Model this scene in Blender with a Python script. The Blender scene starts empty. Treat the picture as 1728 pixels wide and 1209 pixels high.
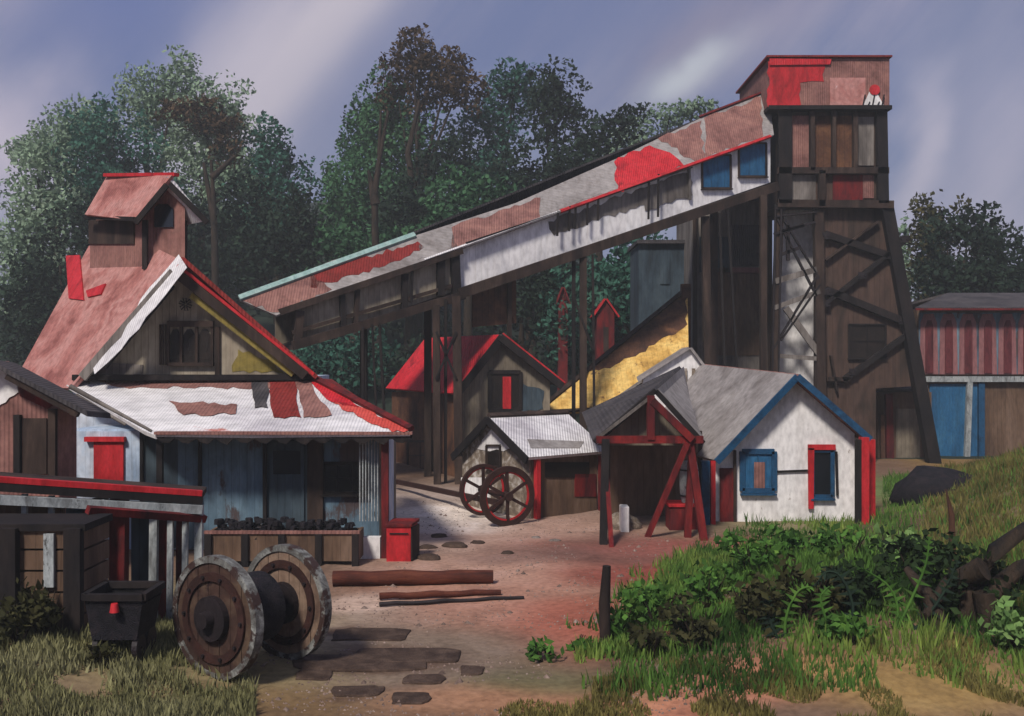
import bpy, math, random
import numpy as np
from mathutils import Vector, noise
random.seed(7); RNG = np.random.default_rng(11)
V = Vector
S = bpy.context.scene
COL = S.collection
F = 1700.0; CH = 5.0            # focal length in photo pixels, eye height

# ------------------------------------------------------------------ camera, sky, sun, exposure
cd = bpy.data.cameras.new('camera'); cam = bpy.data.objects.new('camera', cd); COL.objects.link(cam)
cam.location = (0, 0, CH); cam.rotation_euler = (math.radians(90), 0, 0)
cd.sensor_width = 36; cd.lens = 36 * F / 1728; cd.clip_start = .1; cd.clip_end = 2000
S.camera = cam
S.view_settings.view_transform = 'Standard'; S.view_settings.look = 'None'
S.view_settings.exposure = 0.5; S.view_settings.gamma = 1
SUN = V((-.30, -.66, .76)).normalized()
sd = bpy.data.lights.new('sun', 'SUN'); sd.energy = 2.8; sd.angle = math.radians(9); sd.color = (1, .93, .86)
so = bpy.data.objects.new('sun', sd); COL.objects.link(so)
so.rotation_euler = (-SUN).to_track_quat('-Z', 'Y').to_euler(); so.location = (-30, -30, 40)

def lin(h):
    v = [int(h[i:i+2], 16) / 255 for i in (0, 2, 4)]
    return tuple(c / 12.92 if c <= .04045 else ((c + .055) / 1.055) ** 2.4 for c in v)
def c4(h, k=1.0): return tuple(min(1, c * k) for c in lin(h)) + (1,)

w = bpy.data.worlds.new('World'); S.world = w; w.use_nodes = True
nt = w.node_tree; N = nt.nodes; L = nt.links; N.clear()
out = N.new('ShaderNodeOutputWorld'); bg = N.new('ShaderNodeBackground'); L.new(bg.outputs[0], out.inputs[0])
sky = N.new('ShaderNodeTexSky'); sky.sky_type = 'NISHITA'; sky.sun_disc = False
sky.sun_elevation = math.asin(SUN.z); sky.sun_rotation = math.atan2(SUN.x, SUN.y)
def mth(op, a, b=None, clamp=False):
    m = N.new('ShaderNodeMath'); m.operation = op; m.use_clamp = clamp
    for i, v in enumerate((a, b)):
        if v is None: continue
        if isinstance(v, (int, float)): m.inputs[i].default_value = v
        else: L.new(v, m.inputs[i])
    return m.outputs[0]
def vm(op, a, b):
    m = N.new('ShaderNodeVectorMath'); m.operation = op
    for i, v in enumerate((a, b)):
        if isinstance(v, tuple): m.inputs[i].default_value = v
        else: L.new(v, m.inputs[i])
    return m.outputs[0]
def mixc(f, a, b):
    m = N.new('ShaderNodeMix'); m.data_type = 'RGBA'
    for i, v in zip((0, 6, 7), (f, a, b)):
        if isinstance(v, (int, float, tuple)): m.inputs[i].default_value = v
        else: L.new(v, m.inputs[i])
    return m.outputs[2]
tc = N.new('ShaderNodeTexCoord'); sp = N.new('ShaderNodeSeparateXYZ'); L.new(tc.outputs['Generated'], sp.inputs[0])
yy = mth('ADD', mth('ABSOLUTE', sp.outputs[1]), .08)
U = mth('DIVIDE', sp.outputs[0], yy); W = mth('DIVIDE', sp.outputs[2], yy)
# slanting cloud streaks: coordinates along and across the wind
dn = N.new('ShaderNodeTexNoise'); dn.inputs['Scale'].default_value = 5; dn.inputs['Detail'].default_value = 4
L.new(tc.outputs['Generated'], dn.inputs['Vector'])
wob = mth('MULTIPLY', mth('SUBTRACT', dn.outputs[0], .5), .22)
def blob(pu, pw, ru, rw, ang, soft=1.0):
    ca, sa = math.cos(ang), math.sin(ang)
    du = mth('SUBTRACT', mth('ADD', U, wob), pu); dw = mth('SUBTRACT', mth('ADD', W, wob), pw)
    a = mth('DIVIDE', mth('ADD', mth('MULTIPLY', du, ca), mth('MULTIPLY', dw, sa)), ru)
    b = mth('DIVIDE', mth('SUBTRACT', mth('MULTIPLY', dw, ca), mth('MULTIPLY', du, sa)), rw)
    r2 = mth('ADD', mth('MULTIPLY', a, a), mth('MULTIPLY', b, b))
    return mth('POWER', 2.718, mth('MULTIPLY', r2, -soft))
def uw(px, py): return (px - 864) / F, (604.5 - py) / F
cb = N.new('ShaderNodeCombineXYZ')
sa_, ca_ = math.sin(math.radians(50)), math.cos(math.radians(50))
L.new(mth('MULTIPLY', mth('ADD', mth('MULTIPLY', U, ca_), mth('MULTIPLY', W, sa_)), 1.2), cb.inputs[0])
L.new(mth('MULTIPLY', mth('SUBTRACT', mth('MULTIPLY', W, ca_), mth('MULTIPLY', U, sa_)), 6.0), cb.inputs[1])
sn = N.new('ShaderNodeTexNoise'); sn.inputs['Scale'].default_value = 1.6; sn.inputs['Detail'].default_value = 9; sn.inputs['Roughness'].default_value = .68
L.new(cb.outputs[0], sn.inputs['Vector'])
streak = mth('MULTIPLY', mth('SUBTRACT', sn.outputs[0], .42), 2.6, True)
col = mixc(streak, c4('59648f'), c4('9690a4'))
nish = vm('MULTIPLY', sky.outputs[0], (.07, .07, .07))
col = mixc(.18, col, nish)
for (px, py, rx, ry, deg, hx, k) in [
    (240, 80, 270, 150, 20, '586696', .9), (560, 110, 330, 75, 47, 'b4adb8', 1.15), (450, 150, 150, 90, 60, 'b4adba', .8),
    (700, 90, 260, 60, 52, '6f7698', .6), (960, 70, 300, 100, 20, '606b92', .8), (1150, 120, 160, 60, 40, '857e92', .7),
    (1130, 172, 70, 26, 28, 'b9c0c6', .8), (1250, 110, 150, 40, 35, '948ca0', .5), (50, 330, 110, 190, 70, 'b0a8ba', 1.0), (30, 60, 90, 70, 50, '9c96ac', .6),
    (1560, 120, 60, 260, 0, '606c90', .7), (1500, 320, 40, 150, 0, 'a8a4b6', 1.0), (1620, 330, 90, 220, 0, '9c9ab0', .9),
    (1690, 80, 60, 120, 0, '687090', .6), (1430, 40, 80, 60, 40, '8f8ba4', .6)]:
    u_, w_ = uw(px, py)
    g = blob(u_, w_, rx / F, ry / F, math.radians(deg))
    col = mixc(mth('MULTIPLY', mth('MULTIPLY', g, k), mth('ADD', mth('MULTIPLY', sn.outputs[0], 1.1), .42), True), col, c4(hx))
L.new(col, bg.inputs[0]); bg.inputs[1].default_value = .9

# ------------------------------------------------------------------ helpers
def P(px, py, D): return V(((px - 864) * D / F, D, CH - (py - 604.5) * D / F))
def G2(px, D): return V(((px - 864) * D / F, D))

def mat(name, cols, scale=1.2, stretch=(1, 1, 1), rough=.85, pattern=None, pscale=4.0, pstr=.5, paxis='X', spots=None, bump=.25, spec=.25, metal=0, island=0, trans=0):
    m = bpy.data.materials.new(name); m.use_nodes = True
    t = m.node_tree; n = t.nodes; l = t.links; b = n['Principled BSDF']
    b.inputs['Roughness'].default_value = rough; b.inputs['Specular IOR Level'].default_value = spec; b.inputs['Metallic'].default_value = metal
    co = n.new('ShaderNodeTexCoord'); mp = n.new('ShaderNodeMapping'); l.new(co.outputs['Object'], mp.inputs[0]); mp.inputs['Scale'].default_value = stretch
    a = n.new('ShaderNodeTexNoise'); a.inputs['Scale'].default_value = scale; a.inputs['Detail'].default_value = 7; a.inputs['Roughness'].default_value = .62; a.inputs['Distortion'].default_value = .6
    l.new(mp.outputs[0], a.inputs['Vector'])
    r = n.new('ShaderNodeValToRGB'); l.new(a.outputs[0], r.inputs[0])
    k = len(cols); e = r.color_ramp.elements
    e[0].position = .32; e[0].color = c4(cols[0]); e[1].position = .68; e[1].color = c4(cols[-1])
    for i in range(1, k - 1):
        q = e.new(.32 + .36 * i / (k - 1)); q.color = c4(cols[i])
    cur = r.outputs[0]
    def mul(cur, fac, amount):
        x = n.new('ShaderNodeMix'); x.data_type = 'RGBA'; x.blend_type = 'MULTIPLY'; x.inputs[0].default_value = amount
        l.new(cur, x.inputs[6]); l.new(fac, x.inputs[7]); return x.outputs[2]
    f = n.new('ShaderNodeTexNoise'); f.inputs['Scale'].default_value = scale * 9; f.inputs['Detail'].default_value = 5
    l.new(mp.outputs[0], f.inputs['Vector'])
    fr = n.new('ShaderNodeValToRGB'); l.new(f.outputs[0], fr.inputs[0]); fr.color_ramp.elements[0].position = .3; fr.color_ramp.elements[0].color = (.5, .5, .5, 1); fr.color_ramp.elements[1].position = .62
    cur = mul(cur, fr.outputs[0], .55)
    if not island:
        ds = n.new('ShaderNodeTexNoise'); ds.inputs['Scale'].default_value = 1; ds.inputs['Detail'].default_value = 6; ds.inputs['Roughness'].default_value = .7
        dm = n.new('ShaderNodeMapping'); l.new(co.outputs['Object'], dm.inputs[0]); dm.inputs['Scale'].default_value = (5, 5, .45); dm.inputs['Location'].default_value = (3, 1, 2)
        l.new(dm.outputs[0], ds.inputs['Vector']); dr_ = n.new('ShaderNodeValToRGB'); l.new(ds.outputs[0], dr_.inputs[0])
        dr_.color_ramp.elements[0].position = .3; dr_.color_ramp.elements[0].color = (.38, .30, .25, 1); dr_.color_ramp.elements[1].position = .5
        cur = mul(cur, dr_.outputs[0], .12 if 'white' in name else .4)
    if spots:
        sn = n.new('ShaderNodeTexNoise'); sn.inputs['Scale'].default_value = spots[1]; sn.inputs['Detail'].default_value = 8; sn.inputs['Roughness'].default_value = .7
        mp2 = n.new('ShaderNodeMapping'); l.new(co.outputs['Object'], mp2.inputs[0]); mp2.inputs['Scale'].default_value = stretch; mp2.inputs['Location'].default_value = (7, 3, 5)
        l.new(mp2.outputs[0], sn.inputs['Vector'])
        sr = n.new('ShaderNodeValToRGB'); l.new(sn.outputs[0], sr.inputs[0]); sr.color_ramp.elements[0].position = spots[2]; sr.color_ramp.elements[1].position = spots[2] + .05
        x = n.new('ShaderNodeMix'); x.data_type = 'RGBA'; l.new(sr.outputs[0], x.inputs[0]); l.new(cur, x.inputs[6]); x.inputs[7].default_value = c4(spots[0]); cur = x.outputs[2]
    if island:
        g = n.new('ShaderNodeNewGeometry'); ir = n.new('ShaderNodeMapRange'); l.new(g.outputs['Random Per Island'], ir.inputs[0]); ir.inputs[3].default_value = 1 - island; ir.inputs[4].default_value = 1 + island * .0
        x = n.new('ShaderNodeMix'); x.data_type = 'RGBA'; x.blend_type = 'MULTIPLY'; x.inputs[0].default_value = 1; l.new(cur, x.inputs[6]); l.new(ir.outputs[0], x.inputs[7]); cur = x.outputs[2]
    h = f.outputs[0]; bd = n.new('ShaderNodeBump'); bd.inputs['Strength'].default_value = bump; bd.inputs['Distance'].default_value = .03; l.new(h, bd.inputs['Height'])
    nrm = bd.outputs[0]
    if pattern:
        wv = n.new('ShaderNodeTexWave'); wv.wave_type = 'BANDS'; wv.bands_direction = paxis; wv.inputs['Scale'].default_value = pscale * (.62 if pattern == 'corr' else .314)
        wv.inputs['Distortion'].default_value = .25; wv.inputs['Detail'].default_value = 1
        wv.wave_profile = 'SIN' if pattern == 'corr' else 'SAW'
        l.new(co.outputs['Object'], wv.inputs['Vector'])
        wr = n.new('ShaderNodeValToRGB'); l.new(wv.outputs[1], wr.inputs[0])
        ee = wr.color_ramp.elements
        if pattern == 'corr': ee[0].color = (.7, .7, .7, 1); ee[1].color = (1, 1, 1, 1)
        else: ee[0].position = .0; ee[0].color = (.25, .22, .22, 1); ee[1].position = .09; ee[1].color = (1, 1, 1, 1)
        cur = mul(cur, wr.outputs[0], pstr)
        b2 = n.new('ShaderNodeBump'); b2.inputs['Strength'].default_value = .6; b2.inputs['Distance'].default_value = .03; l.new(wr.outputs[0] if pattern != 'corr' else wv.outputs[1], b2.inputs['Height']); l.new(nrm, b2.inputs['Normal']); nrm = b2.outputs[0]
    l.new(cur, b.inputs['Base Color']); l.new(nrm, b.inputs['Normal'])
    if trans:
        tr = n.new('ShaderNodeBsdfTranslucent'); l.new(cur, tr.inputs[0]); ms = n.new('ShaderNodeMixShader'); ms.inputs[0].default_value = trans
        l.new(b.outputs[0], ms.inputs[1]); l.new(tr.outputs[0], ms.inputs[2]); l.new(ms.outputs[0], n['Material Output'].inputs[0])
    return m

ORI = {}
def tag(o, label=None, cat=None, group=None, kind=None):
    if label: o['label'] = label
    if cat: o['category'] = cat
    if group: o['group'] = group
    if kind: o['kind'] = kind
    return o
def thing(name, loc, label, cat, group=None):
    o = bpy.data.objects.new(name, None); COL.objects.link(o); o.location = loc; o.empty_display_size = .3
    ORI[o] = V(loc); return tag(o, label, cat, group)

class MB:
    def __init__(s): s.v = []; s.f = []; s.sm = []
    def add(s, vs, fs, smooth=False):
        k = len(s.v); s.v += [V(v) for v in vs]; s.f += [tuple(i + k for i in f) for f in fs]; s.sm += [smooth] * len(fs); return s
    def prism(s, pts, vec):
        n = len(pts); vec = V(vec)
        a = [V(p) for p in pts]; b = [p + vec for p in a]
        nrm = V((0, 0, 0))
        for i in range(n): nrm += a[i].cross(a[(i + 1) % n])
        fs = [tuple(range(n)), tuple(range(2 * n - 1, n - 1, -1))] + [(i, i + n, (i + 1) % n + n, (i + 1) % n) for i in range(n)]
        if nrm.dot(vec) > 0: fs = [tuple(reversed(f)) for f in fs]
        return s.add(a + b, fs)
    def beam(s, a, b, w, h=None, up=(0, -1, 0), bow=0):
        h = w if h is None else h; a = V(a); b = V(b); d = (b - a).normalized(); up = V(up)
        sd_ = d.cross(up)
        if sd_.length < 1e-3: sd_ = d.cross(V((1, 0, 0)))
        sd_.normalize(); u = sd_.cross(d).normalized()
        q = [sd_ * (-w / 2) + u * (-h / 2), sd_ * (w / 2) + u * (-h / 2), sd_ * (w / 2) + u * (h / 2), sd_ * (-w / 2) + u * (h / 2)]
        return s.prism([a + x for x in q], b - a)
    def box(s, c0, c1):
        (x0, y0, z0), (x1, y1, z1) = c0, c1
        return s.prism([(x0, y0, z0), (x1, y0, z0), (x1, y1, z0), (x0, y1, z0)], (0, 0, z1 - z0))
    def tube(s, pts, rs, seg=10, cap=True):
        rings = []; pts = [V(p) for p in pts]
        for i, p in enumerate(pts):
            d = (pts[min(i + 1, len(pts) - 1)] - pts[max(i - 1, 0)]).normalized()
            x = d.cross(V((.13, .31, .94)) if abs(d.z) < .9 else V((1, 0, 0))).normalized(); y = d.cross(x)
            rings.append([p + (x * math.cos(t) + y * math.sin(t)) * rs[i] for t in [2 * math.pi * j / seg for j in range(seg)]])
        vs = [v for r in rings for v in r]; fs = []
        for i in range(len(pts) - 1):
            for j in range(seg):
                a = i * seg + j; b_ = i * seg + (j + 1) % seg; fs.append((a, b_, b_ + seg, a + seg))
        s.add(vs, fs, True)
        if cap: s.add(rings[0], [tuple(range(seg - 1, -1, -1))]); s.add(rings[-1], [tuple(range(seg))])
        return s
    def ring(s, c, n, ri, ro, th, seg=40):          # flat washer, axis n
        n = V(n).normalized(); x = n.cross(V((0, 0, 1))).normalized(); y = n.cross(x)
        vs = []
        for j in range(seg):
            t = 2 * math.pi * j / seg; e = x * math.cos(t) + y * math.sin(t)
            vs += [c + e * ri - n * th / 2, c + e * ro - n * th / 2, c + e * ro + n * th / 2, c + e * ri + n * th / 2]
        fs = []
        for j in range(seg):
            a = j * 4; b_ = ((j + 1) % seg) * 4
            for q in range(4): fs.append((a + q, a + (q + 1) % 4, b_ + (q + 1) % 4, b_ + q))
        return s.add(vs, fs)
    def build(s, name, m, parent=None, bevel=0):
        o0 = ORI.get(parent, V((0, 0, 0)))
        me = bpy.data.meshes.new(name); me.from_pydata([v - o0 for v in s.v], [], s.f)
        me.polygons.foreach_set('use_smooth', s.sm); me.materials.append(m); me.update()
        o = bpy.data.objects.new(name, me); COL.objects.link(o)
        if parent: o.parent = parent
        ORI[o] = o0
        if bevel:
            bm_ = o.modifiers.new('bevel', 'BEVEL'); bm_.width = bevel; bm_.segments = 2; bm_.limit_method = 'ANGLE'
        return o

class Plane:
    def __init__(s, a, b, c):
        s.o = V(a); s.u = (V(b) - s.o).normalized(); n = s.u.cross(V(c) - s.o).normalized()
        s.n = n if n.dot(V((0, 0, CH)) - s.o) > 0 else -n
    def hit(s, px, py, d=0):
        r = V(((px - 864) / F, 1, -(py - 604.5) / F)); o = V((0, 0, CH))
        t = (s.o + s.n * d - o).dot(s.n) / r.dot(s.n); return o + r * t
    def poly(s, mb, pts, d0, d1):
        q = [s.hit(x, y) for x, y in pts]
        return mb.prism([p + s.n * d0 for p in q], s.n * (d1 - d0))
    def rag(s, mb, pts, d0, d1, j=2.6, step=9):
        q = []
        for i in range(len(pts)):
            a, b = pts[i], pts[(i + 1) % len(pts)]; ln = math.hypot(b[0] - a[0], b[1] - a[1]); k = max(1, int(ln / step)); nx_, ny_ = -(b[1] - a[1]) / ln, (b[0] - a[0]) / ln
            for m in range(k):
                f = m / k; o = random.uniform(-j, j) if m else 0
                q.append((a[0] + (b[0] - a[0]) * f + nx_ * o, a[1] + (b[1] - a[1]) * f + ny_ * o))
        return s.poly(mb, q, d0, d1)
    def rect(s, mb, x0, y0, x1, y1, d0, d1): return s.poly(mb, [(x0, y0), (x1, y0), (x1, y1), (x0, y1)], d0, d1)
    def beam(s, mb, a, b, w, d0, d1, up=None):
        m_ = (d0 + d1) / 2
        return mb.beam(s.hit(*a) + s.n * m_, s.hit(*b) + s.n * m_, w, abs(d1 - d0), s.n)
    def window(s, root, x0, y0, x1, y1, mf, mp, fw=.08, name='window', bars=1, hbars=1, d=.0, lab=None):
        # plank frame, sill, recessed pane, glazing bars
        A, B, C_, D_ = s.hit(x0, y0), s.hit(x1, y0), s.hit(x1, y1), s.hit(x0, y1)
        m_ = MB(); n = s.n
        for a, b in ((A, B), (B, C_), (C_, D_), (D_, A)): m_.beam(a + n * (.04 + d), b + n * (.04 + d), fw, .08, n)
        for i in range(bars): f_ = (i + 1) / (bars + 1); m_.beam(A.lerp(B, f_) + n * (.03 + d), D_.lerp(C_, f_) + n * (.03 + d), .04, .04, n)
        for i in range(hbars): f_ = (i + 1) / (hbars + 1); m_.beam(A.lerp(D_, f_) + n * (.031 + d), B.lerp(C_, f_) + n * (.031 + d), .04, .04, n)
        o = m_.build(name, mf, root)
        if lab: o['label'] = lab
        p = MB().prism([q + n * (.002 + d) for q in (A, B, C_, D_)], n * .012).build('pane', mp, o)
        e = (B - A).normalized() * .06
        MB().beam(D_ - e + n * (.08 + d) - V((0, 0, fw * .7)), C_ + e + n * (.08 + d) - V((0, 0, fw * .7)), .05, .16, n).build('sill', mf, o)
        return o

def T(x, y):
    z = 0.0
    h0 = 57 + 2 * math.sin(x * .13)
    if y > h0:
        q = x / y; fall = 1 / (1 + math.exp((q - .12) * 22)) / (1 + math.exp((-.46 - q) * 22))
        z += min((y - h0) * .30, 30) * min(1, (y - h0) / 6) * (.12 + .88 * fall)
    z += 1.15 * math.exp(-((x - 6.2) / 3.0) ** 2 - ((y - 18.6) / 3.2) ** 2)
    r = max(0, x - 11.3 + .12 * max(0, 26 - y)) if y < 60 else 0
    wy = max(0, min(1, (y - 6) / 10)) * max(0, min(1, (41 - y) / 11))
    z += .28 * min(r, 12) ** 1.25 * wy
    z += .75 * math.exp(-((x + 8.2) / 2.9) ** 2 - ((y - 15.5) / 2.6) ** 2)
    if 8 < y < 70: z += .05 * noise.noise(V((x * .5, y * .5, 0))) + .02 * noise.noise(V((x * 2, y * 2, 3)))
    return z

# ------------------------------------------------------------------ materials
M = {}
def mm(k, *a, **kw): M[k] = mat(k.replace('_', ' '), *a, **kw)
mm('ink_wood', ['120f12', '1f1a1a', '2c2422'], 2, (1, 1, .3))
mm('dark_wood', ['201917', '382b25', '4e3f36'], 1.5, (1, 1, .25))
mm('brown_boards', ['46362e', '66503f', '7c6554'], 1, (1, 1, .3), pattern='boards', pscale=5)
mm('tower_boards', ['221b17', '3f332c', '544138', '382e28'], .5, (1, 1, .3), pattern='boards', pscale=4)
mm('grey_boards', ['4c4642', '77706a', '8d867f'], .8, (1, 1, .3), pattern='boards', pscale=5)
mm('taupe_boards', ['5c5248', '7c7262', '938876'], .7, (1, 1, .4), pattern='boards', pscale=5)
mm('white_wall', ['ccc8c4', 'eae7e4', 'f2efec'], .8, (1, 1, .5), spots=('8d8075', 2.2, .66), bump=.35)
mm('white_boards', ['c8c6c8', 'f0edeb', 'f8f6f4'], .6, (1, 1, .5), pattern='boards', pscale=4, pstr=.3)
mm('mottled_wall', ['5f5348', '8a7c6c', 'cfc8bf'], 3.2, rough=.95, bump=.6)
mm('pink_roof', ['8e5650', 'b0746c', 'c08c84', 'a0635c'], .7, (1, 1, 1), pattern='corr', pscale=6, paxis='Y', pstr=.16, spots=('d6cfd0', 1.1, .68))
mm('brown_pink', ['6e4a44', '8e645c', 'a5786c'], .7, pattern='corr', pscale=5, pstr=.16)
mm('maroon_roof', ['6a2422', '8a2e2a', '742822'], .8, pattern='corr', pscale=5, pstr=.35)
mm('red_roof', ['a01c26', 'c8222c', 'd43038', '8c1c22'], .9, pattern='corr', pscale=6, pstr=.3, rough=.6)
mm('coral_roof', ['c8483e', 'de5a50'], 1.0, pattern='corr', pscale=6, pstr=.25)
mm('red_paint', ['8e1a1e', 'ba242a', 'c93038'], 2, (1, 1, .4), rough=.6, spots=('5a1c1c', 5, .66))
mm('red_post', ['3c1416', '641a1c', '86221f'], 2, (1, 1, .3))
mm('blue_paint', ['1e4a6c', '286088', '3a6e90'], 1.4, (1, 1, .4), rough=.6, pattern='boards', pscale=6, pstr=.4)
mm('blue_trim', ['14304a', '1e4e70', '183c5c'], 1.5, rough=.6)
mm('blue_wall', ['3e4c58', '5c7484', '7a94a2'], .7, (1, 1, .35), pattern='boards', pscale=5, pstr=.45, spots=('4a4040', .9, .52))
mm('teal_wall', ['242c32', '384650', '4a5860'], .7, (1, 1, .35), pattern='boards', pscale=5, pstr=.45)
mm('pale_blue', ['8eaac8', 'bccbdc', 'e4e6ea'], .6, (1, 1, .7), pattern='boards', pscale=5, pstr=.3)
mm('white_roof', ['bdb8bc', 'dedbdb', 'eae7e6'], .5, (.5, 1, 1), pattern='corr', pscale=6, pstr=.16, spots=('b8786e', .7, .66))
mm('grey_roof', ['77706c', '999390', 'aea8a4'], .5, pattern='corr', pscale=5, pstr=.16, paxis='Y', spots=('a07068', .6, .7))
mm('dark_roof', ['2c2a2e', '4a4648', '5c5656'], .7, pattern='corr', pscale=5, pstr=.4)
mm('gold_roof', ['a07c40', 'd8ac5c', 'ecc878', 'c89448'], .7, (1, 1, 1), spots=('6a4a34', 1.2, .6), pattern='boards', pscale=4, pstr=.3)
mm('rust_boards', ['3a261e', '5a3c2c', '7a5438'], .8, pattern='boards', pscale=4, pstr=.4)
mm('gable_boards', ['776c5c', '9c917e', 'b0a692'], .7, (1, 1, .4), pattern='boards', pscale=5)
mm('olive_boards', ['6a6038', '8a7a3c', '786c40'], .8, pattern='boards', pscale=5, pstr=.4)
mm('stripe_red', ['4a2028', '6a3034', '421a20'], 1.5, (1, 1, .3))
mm('pink_stripe', ['84585a', '986866'], 1.5, (1, 1, .3))
mm('glass', ['14161c', '20242c'], 1, rough=.15, spec=.6, bump=.02)
mm('window_dark', ['16120f', '2a211c'], 2, rough=.5)
mm('weathered', ['6a6c6c', '9aa0a0', 'b8bcba'], 4, (1, 1, .4), spots=('4a4a48', 6, .6))
mm('teal_trim', ['7fa09a', 'a8c2bb'], 4)
mm('wheel_wood', ['281c18', '443028', '62503f'], 1.2, spots=('2a1a18', 1.5, .62))
mm('wheel_pale', ['5a463c', '86705e', '765a4a'], 1.2)
mm('rim_metal', ['403a36', '6a6a66', 'a2a49e'], 4, spots=('3a2a26', 3, .5), rough=.6)
mm('iron', ['1a1618', '2c2426'], 3, rough=.6)
mm('wheel_brown', ['2a1814', '402620'], 3)
mm('log', ['341812', '54291d', '6a3a28'], 2, (.4, 3, 3))
mm('log_end', ['7a5038', '3a241a'], 8)
mm('coal', ['0e0e12', '1c1a20', '2c2428'], 5, bump=.8)
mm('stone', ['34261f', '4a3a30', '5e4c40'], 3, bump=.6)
mm('pale_stone', ['6a605a', '8c8078'], 3, bump=.6)
mm('bark', ['1c1a18', '33291f', '42342a'], 4, (1, 1, .3), bump=.7)
mm('leaf_green', ['2f5238', '46704c', '629060'], .35, island=.35, trans=.25, bump=0)
mm('leaf_teal', ['2a5244', '3d6e5c', '588a74'], .35, island=.35, trans=.25, bump=0)
mm('leaf_dark', ['18271f', '263a2c', '384e3a'], .35, island=.35, trans=.2, bump=0)
mm('leaf_brown', ['3e3022', '5a4630', '725c42'], .4, island=.35, trans=.2, bump=0)
mm('leaf_grey', ['728e72', '98b292', 'b4c6aa'], .35, island=.35, trans=.25, bump=0)
mm('shrub_dark', ['1c2e18', '2e4420', '44582a'], .7, island=.5, trans=.25, bump=0)
mm('leaf_shrub', ['34602a', '62923c', '98bc54'], .7, island=.6, trans=.3, bump=0)
mm('leaf_pale', ['5c8844', '90b468', 'b0cc84'], .8, island=.45, trans=.3, bump=0)
mm('leaf_olive', ['2e3018', '4a4a28', '645c34'], .8, island=.5, trans=.2, bump=0)
mm('grass_pale', ['78784e', '9a9868', 'b0ac80'], .5, island=.5, trans=.3, bump=0)
mm('grass_green', ['365a22', '6a9440', 'a6b858'], .5, island=.55, trans=.3, bump=0)
mm('grass_gold', ['5c5a34', '8c8248', 'a09658'], .5, island=.5, trans=.3, bump=0)

# ------------------------------------------------------------------ ground: one sheet
def arr(lo, a, b, hi, fine, n): 
    l = [a - (a - lo) * (i / n) ** 2 for i in range(n, 0, -1)]; r = [b + (hi - b) * (i / n) ** 2 for i in range(1, n + 1)]
    return l + list(np.arange(a, b + 1e-6, fine)) + r
xs = arr(-300, -22, 24, 300, .25, 26); ys = arr(-40, 10, 62, 330, .25, 22)
soil = [(700, 880, 300, 60, 'b9aea8', 1), (980, 860, 200, 40, '7a6e68', .8), (900, 900, 260, 40, 'b4988c', .9), (1100, 950, 260, 45, '96584c', 1), (860, 1010, 260, 70, 'b48c7c', .9),
        (760, 880, 120, 22, 'd6d2d0', .8), (780, 960, 200, 30, 'b89a8c', .8), (1050, 930, 120, 30, '6e5650', .8), (1150, 925, 160, 18, '9a5f58', .8), (1000, 1060, 180, 40, 'a86454', .9),
        (660, 1120, 260, 60, '84786c', 1), (560, 1060, 160, 50, 'a69a90', .7), (300, 1120, 300, 100, '8c8464', 1), (150, 1040, 200, 60, '84805f', 1), (450, 1190, 260, 50, '7c6848', .8),
        (900, 1180, 220, 50, 'a07c62', 1), (1250, 1190, 300, 30, 'b5806a', 1), (1560, 1190, 220, 40, '9a8456', 1), (1600, 980, 200, 140, '4c4a30', .9), (1350, 1040, 300, 60, '4a4a2a', .9),
        (1680, 800, 120, 140, '8a7440', .9), (1560, 850, 110, 50, '6c8450', .9), (1300, 885, 160, 22, '8f8a6c', .8), (900, 1130, 120, 24, '5a6a40', .5)]
soil += [(720, 868, 110, 16, 'e8e4e0', 1), (1060, 985, 130, 22, '8a4238', .8), (1180, 965, 110, 14, '8a4238', .8), (640, 1108, 130, 13, '5a463c', .9), (620, 1072, 70, 9, '5a463c', .9), (620, 1168, 70, 8, '6a5648', .8), (700, 1150, 60, 6, '6a5648', .8), (900, 940, 120, 14, '6e5a56', .6), (600, 1020, 90, 14, 'd0bcb0', .8), (1020, 1180, 120, 16, 'c08c72', .8)]  # thin dark streaks beside the wheels paint their cast shadow into the soil
SP = []
for px, py, rx, ry, hx, k in soil:
    D0 = F * CH / (py - 604.5); Dn = F * CH / (py + ry - 604.5); Df = F * CH / (py - ry - 604.5) if py - ry > 640 else D0 * 1.6
    SP.append(((px - 864) * D0 / F, (Df + Dn) / 2, rx * D0 / F, (Df - Dn) / 2, lin(hx), k))
vs = []; cs = []
for y in ys:
    for x in xs:
        vs.append((x, y, T(x, y)))
        c = V(lin('7a6250')) if y < 50 else V(lin('27332a'))
        wx = x + 1.2 * noise.noise(V((x * .35, y * .35, 9))) ; wy_ = y + 1.2 * noise.noise(V((x * .35, y * .35, 19)))
        if y < 50:
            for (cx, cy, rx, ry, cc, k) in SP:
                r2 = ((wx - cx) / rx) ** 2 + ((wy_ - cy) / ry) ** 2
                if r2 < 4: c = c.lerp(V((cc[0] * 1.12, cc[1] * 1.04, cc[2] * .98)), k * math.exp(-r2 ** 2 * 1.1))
        cs += [c.x, c.y, c.z, 1]
nx = len(xs)
fs = [(j * nx + i, j * nx + i + 1, (j + 1) * nx + i + 1, (j + 1) * nx + i) for j in range(len(ys) - 1) for i in range(nx - 1)]
me = bpy.data.meshes.new('ground'); me.from_pydata(vs, [], fs)
at = me.color_attributes.new('soil', 'FLOAT_COLOR', 'POINT'); at.data.foreach_set('color', cs)
me.polygons.foreach_set('use_smooth', [True] * len(fs))
gm = mat('ground earth', ['d8d4d0', 'f4f0ea', 'ffffff'], .9, bump=.6, rough=.95)
t = gm.node_tree; b = t.nodes['Principled BSDF']; src = b.inputs['Base Color'].links[0].from_socket
va = t.nodes.new('ShaderNodeVertexColor'); va.layer_name = 'soil'
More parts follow.
